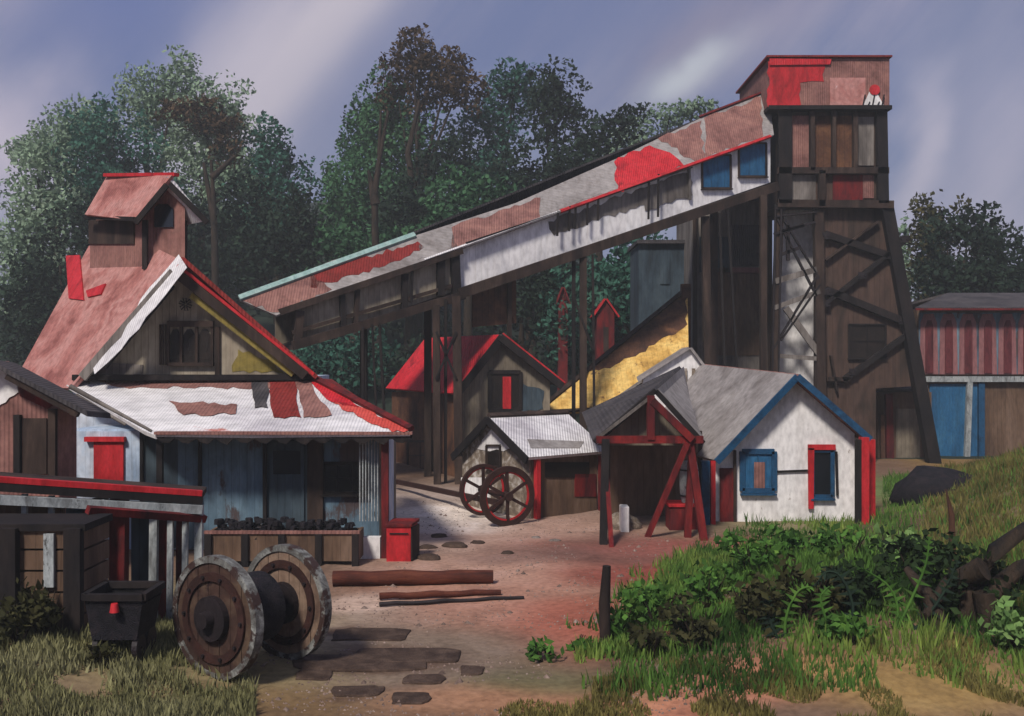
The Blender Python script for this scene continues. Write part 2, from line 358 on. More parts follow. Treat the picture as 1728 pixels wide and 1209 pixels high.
mx = t.nodes.new('ShaderNodeMix'); mx.data_type = 'RGBA'; mx.blend_type = 'MULTIPLY'; mx.inputs[0].default_value = 1
t.links.new(va.outputs[0], mx.inputs[6]); t.links.new(src, mx.inputs[7]); t.links.new(mx.outputs[2], b.inputs['Base Color'])
me.materials.append(gm); go = bpy.data.objects.new('ground', me); COL.objects.link(go); tag(go, kind='structure')

# ------------------------------------------------------------------ generic gabled building
def gabled(root, FL, FR, BK, zb, zl, zr, za, t, wall, roofl, roofr, dzr=0, ov=.35, fov=.4, th=.1, fascia=None, fw=.2, wname='wall', rname='roof', tr=0):
    FL, FR, BK = V(FL), V(FR), V(BK)
    Rf = FL.lerp(FR, t)
    def q(p, z): return V((p.x, p.y, z))
    f5 = [q(FL, zb), q(FR, zb), q(FR, zr), q(Rf, za), q(FL, zl)]
    b5 = [q(FL + BK, zb), q(FR + BK, zb), q(FR + BK, zr + dzr * tr), q(Rf + BK, za + dzr), q(FL + BK, zl + dzr * tr)]
    mb = MB().add(f5 + b5, [(0, 1, 2, 3, 4), (9, 8, 7, 6, 5), (0, 5, 6, 1), (1, 6, 7, 2), (4, 9, 5, 0), (2, 7, 8, 3), (3, 8, 9, 4)])
    mb.build(wname, wall, root)
    bk = V((BK.x, BK.y, 0)).normalized()
    out = {}
    lift = V((0, 0, .012))
    for side, m_, ef, eb in (('l', roofl, f5[4], b5[4]), ('r', roofr, f5[2], b5[2])):
        df = (ef - f5[3]).normalized(); db = (eb - b5[3]).normalized()
        pts = [f5[3] - bk * fov + lift, b5[3] + bk * fov + lift, eb + db * ov + bk * fov + lift, ef + df * ov - bk * fov + lift]
        n = (pts[1] - pts[0]).cross(pts[3] - pts[0]).normalized()
        if n.z < 0: n = -n
        rf = MB().prism(pts, n * th).build(rname, m_, root)
        out['roof' + side] = (Plane(pts[0] + n * th, pts[1] + n * th, pts[3] + n * th), rf, pts, n)
        if fascia:
            up = V((0, 0, 1)); a = pts[0] + n * (th - fw / 2) - bk * .03; b_ = pts[3] + n * (th - fw / 2) - bk * .03
            MB().beam(a + (a - b_).normalized() * 0, b_, .07, fw, n).build('barge_board', fascia, rf)
    out['front'] = Plane(f5[0], f5[1], f5[4]); out['right'] = Plane(f5[1], b5[1], f5[2]); out['left'] = Plane(f5[0], b5[0], f5[4])
    out['f5'] = f5; out['b5'] = b5
    return out

# ================================================================== 1. MILL HOUSE (left)
D = 28.5
mh = thing('mill_house', (-9.5, 28.5, 0), 'large pink roofed mill house with a cupola and a wide white porch roof', 'building')
gp = Plane(P(150, 640, D), P(520, 640, D), P(300, 460, D))
# body
zt = P(0, 640, D).z
b0 = P(118, 650, D); b1 = P(480, 650, D)
MB().box((b0.x, D + .15, 0), (b1.x, D + 7, zt)).build('wall', M['pale_blue'], mh)
o = gp.poly(MB(), [(150, 640), (520, 640), (305, 455)], -.4, 0).build('gable_wall', M['gable_boards'], mh)
gp.rag(MB(), [(392, 628), (480, 630), (455, 606), (402, 590)], .004, .014, 4).build('board_panel', M['olive_boards'], o)
gp.poly(MB(), [(160, 632), (240, 634), (242, 616), (178, 612)], .004, .04).build('board_panel', M['grey_boards'], o)
# main roof, left slope
rl = Plane(P(306, 440, D - .5), P(128, 648, D - .5), P(152, 425, 33))
rfL = rl.poly(MB(), [(306, 440), (120, 655), (30, 655), (36, 622), (150, 415), (250, 412)], -.12, 0).build('roof', M['pink_roof'], mh)
rl.poly(MB(), [(113, 433), (136, 432), (143, 508), (118, 505)], .003, .05).build('roof_patch', M['red_paint'], rfL)
rl.poly(MB(), [(147, 492), (180, 480), (172, 498), (150, 503)], .003, .05).build('roof_patch', M['red_paint'], rfL)
rl.rag(MB(), [(302, 430), (316, 452), (262, 520), (205, 590), (160, 632), (158, 622), (205, 570), (238, 505)], .003, .012, 2, 22).build('roof_flashing', M['white_roof'], rfL)  # white streak: light on the left slope painted as a pale sheet
# right slope
rr = Plane(P(306, 440, D - .5), P(530, 640, D - .5), P(300, 450, 34))
A = P(306, 440, D - .55); B = P(532, 640, D - .55); A2 = P(250, 430, 35); B2 = P(470, 600, 35)
nn = (B - A).cross(A2 - A).normalized(); nn = nn if nn.z > 0 else -nn
rfR = MB().prism([A, B, B2, A2], nn * .12).build('roof', M['maroon_roof'], mh)
# barge boards and eave beams
gp.beam(MB(), (303, 462), (152, 637), .24, .45, .57).build('barge_board', M['grey_boards'], rfL)
gp.beam(MB(), (300, 484), (186, 620), .09, .3, .45).build('bracket', M['ink_wood'], rfL)
gp.beam(MB(), (306, 462), (522, 634), .26, .45, .57).build('barge_board', M['dark_wood'], rfR)
gp.beam(MB(), (330, 500), (500, 632), .16, .28, .43).build('bracket', M['olive_boards'], rfR)
gp.beam(MB(), (130, 637), (535, 637), .16, .1, .34).build('tie_beam', M['ink_wood'], mh)
# gable window of three arched lights
wf = MB()
wx0, wy0, wx1, wy1 = 285, 542, 362, 615
gp.rect(wf, wx0, wy0, wx1, wy0 + 10, .01, .14); gp.rect(wf, wx0, wy1 - 3, wx1, wy1 + 3, .01, .14)
for x in (285, 307, 333, 359): gp.rect(wf, x - 2.2, wy0 + 8, x + 2.2, wy1, .01, .1)
wo = wf.build('window', M['dark_wood'], mh)
for x0, x1 in ((288, 305), (310, 330), (336, 356)):
    pts = [(x0, 612), (x1, 612), (x1, 566), ((x0 + x1) / 2 + 4, 556), ((x0 + x1) / 2 - 4, 556), (x0, 566)]
    gp.poly(MB(), pts, .012, .03).build('pane', M['window_dark'], wo)
sh = MB()
for x in (270, 274, 279): gp.rect(sh, x, 548, x + 2.4, 616, .004, .07)
sh.build('shutter', M['dark_wood'], mh)
gp.rect(MB(), 364, 552, 372, 640, .01, .09).build('drain_pipe', M['dark_wood'], mh)
em = MB()
for k in range(6):
    a = k * math.pi / 3; c = gp.hit(313, 514, .1)
    em.tube([c + V((math.cos(a + s * .5), 0, math.sin(a + s * .5))) * r for s, r in ((0, .03), (.8, .17), (1.8, .19), (2.4, .04))], [.018] * 4, 6)
em.build('gable_ornament', M['iron'], mh)
# skirt / porch roof
Dp = 24.8
tp = P(0, 643, D).z
sk = Plane(P(120, 646, D - .02), P(520, 640, D - .02), P(400, 732, Dp))
skirt = sk.poly(MB(), [(112, 650), (160, 640), (522, 638), (560, 652), (692, 730), (262, 735), (244, 728)], -.1, 0).build('porch_roof', M['white_roof'], mh)
sk.rag(MB(), [(150, 640), (520, 638), (545, 650), (430, 656), (200, 654)], .003, .02).build('roof_sheet', M['brown_pink'], skirt)
for pts, m_ in (([(520, 640), (562, 652), (610, 690), (560, 680)], 'red_roof'), ([(562, 682), (612, 690), (690, 728), (662, 731)], 'coral_roof'),
                ([(425, 643), (452, 643), (452, 690), (430, 690)], 'dark_roof'), ([(454, 643), (497, 643), (508, 706), (462, 706)], 'maroon_roof'), ([(499, 643), (522, 645), (560, 702), (512, 706)], 'brown_pink'),
                ([(285, 678), (400, 684), (398, 700), (310, 702)], 'brown_pink')):
    sk.rag(MB(), pts, .022, .03, 3).build('roof_sheet', M[m_], skirt)
# eave: scalloped valance
vp = Plane(P(262, 735, Dp), P(692, 735, Dp), P(262, 800, Dp))
pts = [(262, 731), (694, 731), (696, 743)]
for i in range(13):
    x = 690 - i * 33
    pts += [(x, 741 + (i % 3)), (x - 9, 748 + (i * 7 % 4)), (x - 20, 747), (x - 28, 741)]
vp.poly(MB(), pts, -.06, .02).build('valance', M['ink_wood'], skirt)
vp.beam(MB(), (262, 731), (696, 731), .07, -.14, .1).build('gutter', M['brown_pink'], skirt)
# hip side of porch roof on the right
A = P(522, 638, D); B = P(560, 640, 33); C1 = P(694, 731, Dp); C2 = P(640, 705, 33)
MB().prism([A, B, C2, C1], V((.02, 0, -.1))).build('porch_roof', M['maroon_roof'], mh)
vp.beam(MB(), (560, 652), (690, 722), .1, -2, -1.9)
hb = MB().beam(P(522, 634, D), P(694, 724, Dp), .16, .12, (0, -.6, .8)).build('ridge_cap', M['red_post'], skirt)
MB().beam(P(300, 448, D - .5), P(530, 632, D - .5), .1, .08, (0, 0, 1)).build('ridge_cap', M['red_paint'], rfR)
# front wall under porch
Dw = 26.2
wp = Plane(P(240, 740, Dw), P(640, 740, Dw), P(240, 900, Dw))
def panel(x0, x1, y0, y1, m_, nm='wall_panel', d0=-.1, d1=0.): return wp.rect(MB(), x0, y0, x1, y1, d0, d1).build(nm, M[m_], mh)
x1w = P(646, 0, Dw).x; x0w = P(120, 0, Dw).x
MB().box((x0w, Dw + .1, 0), (x1w, D + .14, P(0, 725, Dw).z)).build('wall', M['pale_blue'], mh)
panel(128, 240, 728, 870, 'pale_blue')
for x0, x1, m_ in ((240, 300, 'teal_wall'), (300, 352, 'blue_wall'), (352, 445, 'blue_wall'), (450, 520, 'teal_wall'), (545, 640, 'blue_wall')):
    panel(x0, x1, 728, 925, m_)
panel(445, 451, 728, 925, 'ink_wood', 'post', -.1, .1); panel(520, 546, 728, 925, 'dark_wood', 'post', -.1, .12)
panel(336, 341, 728, 925, 'ink_wood', 'post', -.1, .1); panel(238, 243, 728, 925, 'ink_wood', 'post', -.1, .1)
wp.window(mh, 546, 782, 618, 832, M['ink_wood'], M['glass'], bars=2)
panel(160, 210, 742, 812, 'red_paint', 'shutter', .01, .08); wp.rect(MB(), 146, 737, 213, 745, .01, .16).build('shutter_head', M['red_paint'], mh)
dr = panel(456, 514, 745, 905, 'teal_wall', 'door', .01, .06)
wp.rect(MB(), 462, 760, 508, 800, .062, .07).build('pane', M['glass'], dr)
# porch side wall, corner posts
MB().prism([P(640, 745, Dw), P(646, 745, Dw + .1), P(646, 928, Dw + .1), P(640, 928, Dw)], V((.0, 3, 0))).build('wall', M['taupe_boards'], mh)
for px, w_, m_ in ((650, .17, 'red_post'), (270, .14, 'ink_wood')):
    MB().beam(V((P(px, 0, Dp + .3).x, Dp + .3, 0)), P(px, 741, Dp + .3), w_).build('porch_post', M[m_], mh)
MB().box((P(604, 0, 25.2).x, 25.0, 0), (P(643, 0, 25.2).x, 25.25, P(0, 905, 25.2).z)).build('plinth', M['white_wall'], mh)
pb = MB()
for i in range(7): pb.box((P(606 + i * 5, 0, 25.3).x, 25.3, .9), (P(608 + i * 5, 0, 25.3).x, 25.34, 3.0))
pb.build('slatted_screen', M['weathered'], mh)
# cupola
Dc = 29.5
cu = MB()
cx0, cx1 = P(150, 0, Dc + .2).x, P(311, 0, Dc + .2).x
cfp = Plane(P(236, 370, 29.6), P(311, 370, 29.2), P(236, 300, 29.6))
front = [(238, 462), (238, 366), (284, 306), (312, 350), (312, 462)]
fr = [cfp.hit(*p) for p in front]
bkv = P(150, 368, 32.2) - P(236, 370, 29.6); bkv.z = 0
cw = MB().prism(fr, bkv); cpo = cw.build('cupola', M['brown_pink'], mh)
cl = Plane(P(284, 297, 29.0), P(228, 372, 29.0), P(180, 297, 31.5))
cl.poly(MB(), [(290, 296), (228, 372), (143, 362), (180, 298)], -.09, 0).build('cupola_roof', M['pink_roof'], cpo)
A = P(287, 297, 29.0); B = P(348, 372, 29.0)
rr_ = [A, B, B + bkv * .95, A + bkv * 1.0]
nn = (B - A).cross(bkv).normalized(); nn = nn if nn.z > 0 else -nn
MB().prism(rr_, nn * -.09).build('cupola_roof', M['white_roof'], cpo)
MB().beam(P(178, 296, 31.4), P(298, 295, 28.95), .16, .1, (0, 0, 1)).build('ridge_cap', M['red_paint'], cpo)
MB().beam(P(145, 367, 31.6), P(228, 370, 29.05), .13, .12, (0, 0, 1)).build('eave_board', M['ink_wood'], cpo)
MB().beam(P(282, 312, 28.95), P(228, 377, 28.95), .16, .08).build('barge_board', M['ink_wood'], cpo)
MB().beam(P(287, 312, 28.95), P(350, 376, 28.95), .16, .08).build('barge_board', M['ink_wood'], cpo)
for px in (245, 311): MB().beam(P(px, 372, 29.3), P(px, 455, 29.3), .14, .14).build('post', M['ink_wood'], cpo)
cwin = cfp.poly(MB(), [(262, 384), (262, 352), (270, 345), (284, 345), (294, 354), (294, 384)], .02, .05).build('window', M['glass'], cpo)
lp = Plane(fr[0], fr[0] + bkv, fr[1])
lp.rect(MB(), 152, 372, 228, 412, .01, .05).build('louvre', M['dark_wood'], cpo)
# ================================================================== 2. LEFT EDGE SHED
D = 22.5
lw = Plane(P(0, 700, D), P(125, 700, D), P(0, 800, D))
ls = thing('store_shed', (P(40, 0, D).x, D, 0), 'small brown shed at the left edge with a dark sloping roof', 'shed')
pr = lw.poly(MB(), [(-160, 1000), (100, 1000), (100, 676), (30, 634), (-20, 610), (-160, 690)], -.9, 0).build('wall', M['brown_pink'], ls)
lw.rag(MB(), [(-60, 632), (-20, 612), (28, 636), (32, 662), (-4, 690), (-60, 720)], .004, .03).build('wall_panel', M['white_wall'], ls)
lw.rect(MB(), 40, 706, 80, 800, .004, .05).build('door', M['dark_wood'], ls)
lw.beam(MB(), (32, 700), (32, 820), .14, .0, .12).build('post', M['ink_wood'], ls); lw.beam(MB(), (91, 690), (91, 820), .16, .0, .12).build('post', M['dark_wood'], ls)
for a, b_ in (((-24, 604), (146, 694)), ((-24, 604), (-200, 710))):
    A, B = lw.hit(*a, .5), lw.hit(*b_, .5)
    MB().prism([A, B, B + V((0, 1.3, -.12)), A + V((0, 1.3, -.12))], V((.02, 0, -.12))).build('roof', M['dark_roof'], ls)
lw.beam(MB(), (28, 632), (146, 696), .2, .3, .45).build('barge_board', M['dark_wood'], ls)
lw.poly(MB(), [(34, 648), (92, 682), (80, 690), (34, 668)], .004, .03).build('wall_panel', M['red_post'], ls)
# loose rafter pole leaning on the white wall
for i, (a, b_, lab) in enumerate((((118, 652), (256, 728), 'grey wooden pole lying aslant on the white porch roof, upper one'), ((128, 668), (212, 717), 'grey wooden pole lying aslant on the white porch roof, lower one'))):
    pz = MB().tube([P(a[0], a[1], 24.3), P(b_[0], b_[1], 24.3)], [.06, .035], 8).build('pole', M['grey_boards']); tag(pz, lab, 'pole', 'poles on the porch roof')

# ================================================================== 3. FOREGROUND LOADING PLATFORM
D0_, D1_ = 17.2, 19.4
tr = thing('loading_platform', (P(150, 0, 18).x, 18, 0), 'raised timber loading platform with a red edge and flaking white posts at the left', 'platform')
dz0, dz1 = P(0, 808, D0_).z, P(0, 832, D1_).z
a0 = P(-120, 800, D0_ - .4); a1 = P(342, 832, D1_ - .6)
back = V((-.2, .9, .0))
MB().prism([a0, a1, a1 + back, a0 + back], V((0, 0, -.1))).build('deck', M['dark_wood'], tr)
MB().beam(a0 + V((0, -.05, 0)), a1 + V((0, -.05, 0)), .1, .1).build('edge_board', M['red_paint'], tr)
MB().beam(a0 + V((0, -.02, -.13)), a1 + V((0, -.02, -.13)), .15, .12).build('edge_beam', M['ink_wood'], tr)
MB().beam(a0 + V((0, -.06, -.36)), a1 + V((0, -.06, -.3)), .16, .12).build('edge_beam', M['weathered'], tr)
MB().beam(a0 + V((2.6, .12, -.62)), a1 + V((0, .12, -.5)), .13, .12).build('rail', M['red_post'], tr)
def onfront(px, off=0):
    for k in range(200):
        p = a0.lerp(a1, k / 199)
        if 864 + F * p.x / p.y >= px: break
    return p + V((0, off, 0))
for px, w_, m_, yb in ((35, .09, 'weathered', None), (80, .09, 'weathered', None), (160, .26, 'weathered', None), (188, .28, 'red_post', None), (253, .14, 'weathered', None), (281, .1, 'weathered', None), (308, .1, 'weathered', None), (330, .14, 'weathered', None), (268, .2, 'red_post', None), (295, .16, 'red_post', None)):
    p = onfront(px, .1 if m_ == 'weathered' else .3); g = T(p.x, p.y)
    MB().beam(V((p.x, p.y, g - .1)), V((p.x + .02, p.y, p.z - .25)), w_, w_ * .8).build('post', M[m_], tr)
for x0, x1, m_ in ((200, 245, 'teal_wall'), (85, 150, 'blue_wall'), (-60, 80, 'brown_boards')):
    A, B = onfront(x0, .6), onfront(x1, .6)
    MB().prism([V((A.x, A.y, .2)), V((B.x, B.y, .2)), V((B.x, B.y, B.z - .55)), V((A.x, A.y, A.z - .55))], V((0, .08, 0))).build('wall_panel', M[m_], tr)
# dark timber crib
D = 16.0
cr = thing('timber_crib', (P(60, 0, D).x, D, 0), 'dark plank crib wall standing below the platform at the left edge', 'retaining wall')
cp = Plane(P(0, 900, D), P(140, 900, D), P(0, 1000, D))
cb_ = MB()
for i in range(5): cp.rect(cb_, -120, 892 + i * 36 + 2, 142, 926 + i * 36, -1.0, -.004 * (i % 2))
cb_.build('plank_wall', M['brown_boards'], cr)
cp.rect(MB(), -122, 884, 146, 896, -1.05, .06).build('cap_beam', M['ink_wood'], cr)
for px in (128, 20): cp.beam(MB(), (px, 890), (px, 1130), .26, 0.003, .16).build('post', M['ink_wood'], cr)
cp.beam(MB(), (85, 900), (85, 990), .16, .003, .07).build('post', M['weathered'], cr)

# ore cart
D = 15.4; cx = P(205, 0, D).x; gz = T(cx, D)
oc = thing('ore_cart', (cx, D, gz), 'small dark ore cart with a red lamp between the crib wall and the wheel pair', 'cart')
bx = [(-.42, -.28), (.42, -.28), (.42, .5), (-.42, .5)]
A = [V((cx + x * .8, D + y, gz + .35)) for x, y in bx]; Bq = [V((cx + x * 1.05, D + y * 1.1, gz + 1.0)) for x, y in bx]
MB().add(A + Bq, [(3, 2, 1, 0), (0, 1, 5, 4), (1, 2, 6, 5), (2, 3, 7, 6), (3, 0, 4, 7)]).add([b_ + V((0, 0, -.12)) for b_ in Bq], [(0, 1, 2, 3)]).build('tub', M['coal'], oc)
rm = MB()
for i in range(4): rm.beam(Bq[i], Bq[(i + 1) % 4], .09, .1, (0, 0, 1))
rm.build('rim', M['ink_wood'], oc)
for sx in (-.3, .3):
    for sy in (-.1, .36):
        wc = V((cx + sx, D + sy, gz + .2)); MB().ring(wc, (1, 0, 0), .02, .2, .08, 20).build('wheel', M['iron'], oc)
lm = MB(); lm.tube([V((cx + .05, D - .40, gz + .80)), V((cx + .05, D - .40, gz + .93))], [.07, .05], 12); lm.build('lamp', M['red_paint'], oc)

# ================================================================== 4. WHEEL PAIR
yaw = math.radians(33); ax = V((math.sin(yaw), math.cos(yaw), 0))
c1 = P(366, 1046, 15.4); R = .94; c1.z = T(c1.x, c1.y) + R - .03
c2 = c1 + ax * 1.45; c2.z = T(c2.x, c2.y) + R - .03
wpz = thing('wheel_pair', ((c1.x + c2.x) / 2, (c1.y + c2.y) / 2, 0), 'pair of large wooden wheels with worn rims on one axle, foreground left', 'wheels')
for c, dm in ((c1, 'wheel_wood'), (c2, 'wheel_pale')):
    n = -ax
    wh = MB(); xh = ax.cross(V((0, 0, 1))).normalized(); z = V((0, 0, 1))
    # plank disc: 7 planks clipped to a circle
    k = 7
    for i in range(k):
        u0 = -R * .9 + i * R * 1.8 / k; u1 = u0 + R * 1.8 / k - .012
        def hh(u): return math.sqrt(max(0, (R * .9) ** 2 - u * u))
        us = [u0 + (u1 - u0) * j / 4 for j in range(5)]
        pts = [c + xh * u + z * hh(u) for u in us] + [c + xh * u - z * hh(u) for u in reversed(us)]
        wh.prism([p_ - ax * (.05 + .004 * (i % 2)) for p_ in pts], ax * .1)
    w0 = wh.build('wheel', M[dm], wpz)
    MB().ring(c, ax, R * .89, R, .16, 56).build('rim', M['rim_metal'], w0)
    bm_ = MB()
    for q in range(10):
        a_ = q * math.pi / 5; e_ = xh * math.cos(a_) + z * math.sin(a_)
        bm_.tube([c + e_ * R * .67 - ax * .13, c + e_ * R * .67 - ax * .08], [.03, .03], 6)
    bm_.build('bolt_ring', M['iron'], w0)
    MB().ring(c - ax * .07, ax, R * .60, R * .74, .05, 40).build('inner_ring', M['wheel_brown'], w0)
    hb = MB().ring(c - ax * .1, ax, .02, .34, .12, 28); hb.tube([c - ax * .3, c + ax * .1], [.12, .16], 16); hb.build('hub', M['iron'], w0)
MB().tube([c1, c2], [.13, .13], 14).build('axle', M['dark_wood'], wpz)
MB().tube([c1 + ax * .3, c1 + ax * .9], [.55, .55], 28).build('drum', M['coal'], wpz)

# ================================================================== 5. THINGS IN THE YARD
# red bin
D = 24.7; rb = thing('red_bin', (P(672, 0, D).x, D, 0), 'red wooden bin with a lid beside the porch corner post', 'bin')
x0, x1 = P(652, 0, D).x, P(693, 0, D).x
MB().prism([V((x0, D, 0)), V((x1, D, 0)), V((x1 + .12, D + .62, 0)), V((x0 + .12, D + .62, 0))], (0, 0, .86)).build('body', M['red_paint'], rb, .01)
MB().prism([V((x0 - .03, D - .04, .86)), V((x1 + .03, D - .04, .86)), V((x1 + .16, D + .66, .90)), V((x0 + .09, D + .66, .90))], (0, 0, .07)).build('lid', M['red_post'], rb, .01)
MB().prism([V((x1 + .004, D + .02, .0)), V((x1 + .13, D + .62, 0)), V((x1 + .13, D + .62, .84)), V((x1 + .004, D + .02, .84))], V((.03, 0, 0))).build('side_board', M['dark_wood'], rb)
MB().box((x0 + .08, D - .03, .68), (x1 - .06, D, .71)).build('handle', M['ink_wood'], rb)
# log and planks
def lay(name, a, b_, r, m_, lab, cat, grp=None, seg=12):
    A = P(a[0], a[1], F * CH / (a[1] - 604.5)); B = P(b_[0], b_[1], F * CH / (b_[1] - 604.5)); A.z = B.z = r
    mb = MB(); n = 9
    mb.tube([A.lerp(B, i / n) + V((0, 0, .015 * math.sin(i * 2))) for i in range(n + 1)], [r * (1 - .15 * i / n) * (1 + .05 * math.sin(i * 5)) for i in range(n + 1)], seg)
    o = mb.build(name, m_); tag(o, lab, cat, grp); return o
lay('log', (562, 990), (832, 986), .17, M['log'], 'thick reddish brown log lying in the yard in front of the red bin', 'log')
lay('log', (640, 1012), (845, 1005), .07, M['log'], 'slim reddish pole lying just in front of the thick log', 'log')
lay('log', (640, 1024), (884, 1012), .045, M['iron'], 'thin black pole lying in front of the reddish pole', 'log')
for k, (x0, y0, x1, y1) in enumerate([(556, 1062, 690, 1084), (590, 1096, 782, 1122), (500, 1110, 720, 1136), (680, 1142, 752, 1158), (560, 1160, 646, 1178), (660, 1172, 728, 1190), (776, 1128, 818, 1144), (500, 1134, 560, 1152)]):  # slabs beside the wheels also paint the wheels' cast shadow as dark shapes
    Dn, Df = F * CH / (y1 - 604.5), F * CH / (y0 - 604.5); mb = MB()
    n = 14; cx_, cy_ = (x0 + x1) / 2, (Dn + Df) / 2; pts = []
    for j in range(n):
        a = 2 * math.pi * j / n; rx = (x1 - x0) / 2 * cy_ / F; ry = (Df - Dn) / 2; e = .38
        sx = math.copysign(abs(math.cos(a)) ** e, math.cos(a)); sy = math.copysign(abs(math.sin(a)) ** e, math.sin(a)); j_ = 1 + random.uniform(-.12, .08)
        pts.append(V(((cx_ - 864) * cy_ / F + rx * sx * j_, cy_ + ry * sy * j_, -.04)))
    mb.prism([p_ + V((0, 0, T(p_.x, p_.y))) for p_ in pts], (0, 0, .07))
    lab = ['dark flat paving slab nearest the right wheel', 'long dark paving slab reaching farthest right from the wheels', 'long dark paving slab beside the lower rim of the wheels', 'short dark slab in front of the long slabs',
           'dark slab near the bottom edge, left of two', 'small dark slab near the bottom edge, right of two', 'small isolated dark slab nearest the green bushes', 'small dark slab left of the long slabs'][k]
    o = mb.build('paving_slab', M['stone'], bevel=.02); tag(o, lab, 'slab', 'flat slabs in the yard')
def rock(x, y, r, sq, m_, name='stone'):
    mb = MB(); n1, n2 = 7, 10; vs = []; sd_ = random.random() * 50
    for i in range(n1 + 1):
        for j in range(n2):
            t_, p_ = math.pi * i / n1, 2 * math.pi * j / n2; d = V((math.sin(t_) * math.cos(p_), math.sin(t_) * math.sin(p_), math.cos(t_)))
            rr = 1 + .35 * noise.noise(d * 1.4 + V((sd_, 0, 0))); vs.append(V((x + d.x * r * rr, y + d.y * r * rr * .8, T(x, y) + d.z * r * sq * rr)))
    fs = [(i * n2 + j, i * n2 + (j + 1) % n2, (i + 1) * n2 + (j + 1) % n2, (i + 1) * n2 + j) for i in range(n1) for j in range(n2)]
    mb.add(vs, fs, True); return mb.build(name, m_)
for k, (px, py, r, lab) in enumerate([(722, 925, .26, 'flat dark stone touching the right foot of the red bin'), (742, 906, .24, 'uppermost flat stone in the scatter right of the red bin'), (768, 922, .34, 'largest flat stone in the middle of the scatter right of the red bin'), (806, 916, .22, 'flat stone at the right end of the scatter beside the red bin'),
        (722, 943, .34, 'broad stone lowest in the scatter, just above the thick log'), (856, 934, .18, 'lone flat stone in the yard right of the scattered stones'), (904, 908, .15, 'pale pebble below the red post of the white shed'), (936, 913, .16, 'pale pebble right of the similar one below the white shed')]):
    D = F * CH / (py - 604.5); tag(rock((px - 864) * D / F, D, r, .35, M['stone'] if k < 6 else M['pale_stone']), lab, 'stone', 'scattered stones in the yard')
tag(rock(13.7, 32.5, 1.35, .62, M['coal'], 'boulder'), 'black flat boulder on the green slope right of the white cottage', 'boulder')
tag(rock(3.2, 29.6, .55, .8, M['mottled_wall'], 'boulder'), 'grey mottled boulder inside the open red framed shed', 'boulder')
# trough with coal before the porch
D = 24.2; x0, x1 = P(352, 0, D).x, P(600, 0, D).x
tg = thing('coal_trough', ((x0 + x1) / 2, D, 0), 'long low dark trough heaped with coal standing before the porch', 'trough')
tb = MB(); tb.box((x0, D, .12), (x1, D + .07, .78)); tb.box((x0, D + .8, .12), (x1, D + .87, .78)); tb.box((x0 - .07, D, .12), (x0, D + .87, .8)); tb.box((x1, D, .12), (x1 + .07, D + .87, .8)); tb.build('body', M['brown_boards'], tg)
MB().box((x0 - .1, D - .05, .78), (x1 + .1, D + .06, .85)).build('top_rail', M['brown_pink'], tg)
for i in range(5):
    xx = x0 + (x1 - x0) * i / 4; MB().box((xx - .08, D - .09, 0), (xx + .08, D - .004, .78)).build('post', M['ink_wood'], tg)
cm = MB()
for i in range(260):
    a = V((random.uniform(x0 + .1, x1 - .1), random.uniform(D + .1, D + .75), random.uniform(.55, .98))); r = random.uniform(.06, .13)
    cm.prism([a + V((r * random.uniform(.6, 1) * math.cos(t_), r * math.sin(t_), 0)) for t_ in (0, 1.4, 2.6, 4, 5.2)], V((random.uniform(-.04, .04), random.uniform(-.04, .04), r)))
cm.build('coal_heap', M['coal'], tg)

# ================================================================== 6. CONVEYOR GALLERY
Ab, Bb = P(495, 583, 38), P(1306, 310, 48); At, Bt = P(495, 520, 38), P(1306, 230, 48)
gq = Plane(Ab, Bb, At); gdir = V((Bb.x - Ab.x, Bb.y - Ab.y, 0)).normalized(); perp = V((-gdir.y, gdir.x, 0))
ga = thing('conveyor_gallery', (0, 41.5, 0), 'long inclined covered conveyor gallery climbing from the yard to the headframe tower', 'gallery')
Et = lambda px: None
Rr = P(1292, 156, 49.6)
gr = Plane(At - gq.n * -.35, Bt - gq.n * -.35, Rr)
ridge = [(404, 505), (560, 440), (700, 398), (870, 343), (1040, 268), (1190, 196), (1296, 154)]
# lower open gallery part: floor, wall panel, beams
gq.poly(MB(), [(500, 578), (770, 495), (770, 428), (500, 520)], -.12, -.04).build('wall_panel', M['gable_boards'], ga)
def eav(px): return At.lerp(Bt, 0)  # unused
gq.poly(MB(), [(770, 490), (1300, 308), (1300, 232), (770, 420)], -.12, 0).build('wall', M['white_boards'], ga)
gq.rag(MB(), [(925, 374), (1160, 292), (1162, 322), (1010, 372), (935, 398)], .003, .02, 4).build('wall_panel', M['grey_boards'], ga)
gq.rag(MB(), [(1085, 318), (1165, 288), (1168, 330), (1088, 356)], .022, .04, 3).build('wall_panel', M['grey_boards'], ga)
gq.window(ga, 1184, 262, 1232, 318, M['dark_wood'], M['blue_paint'], bars=0, hbars=0, lab='blue shuttered window, lower of the two')
gq.window(ga, 1246, 242, 1292, 298, M['dark_wood'], M['blue_paint'], bars=0, hbars=0, lab='blue shuttered window next to the tower')
beams = [((492, 584), (780, 499), .34, .05, .3, 'dark_wood'), ((492, 562), (760, 483), .14, .05, .2, 'dark_wood'), ((468, 528), (775, 425), .24, .1, .38, 'dark_wood'),
         ((770, 497), (1306, 316), .42, .05, .35, 'dark_wood'), ((505, 525), (500, 584), .3, .0, .22, 'dark_wood'), ((576, 497), (578, 560), .2, .0, .22, 'ink_wood'), ((602, 489), (598, 552), .16, .0, .22, 'dark_wood'),
         ((682, 463), (680, 528), .22, .0, .22, 'ink_wood'), ((692, 455), (690, 510), .1, .22, .3, 'ink_wood'), ((742, 435), (742, 500), .3, .0, .24, 'ink_wood'), ((765, 425), (768, 498), .34, .0, .26, 'ink_wood'), ((1160, 284), (1162, 338), .12, .06, .16, 'grey_boards')]
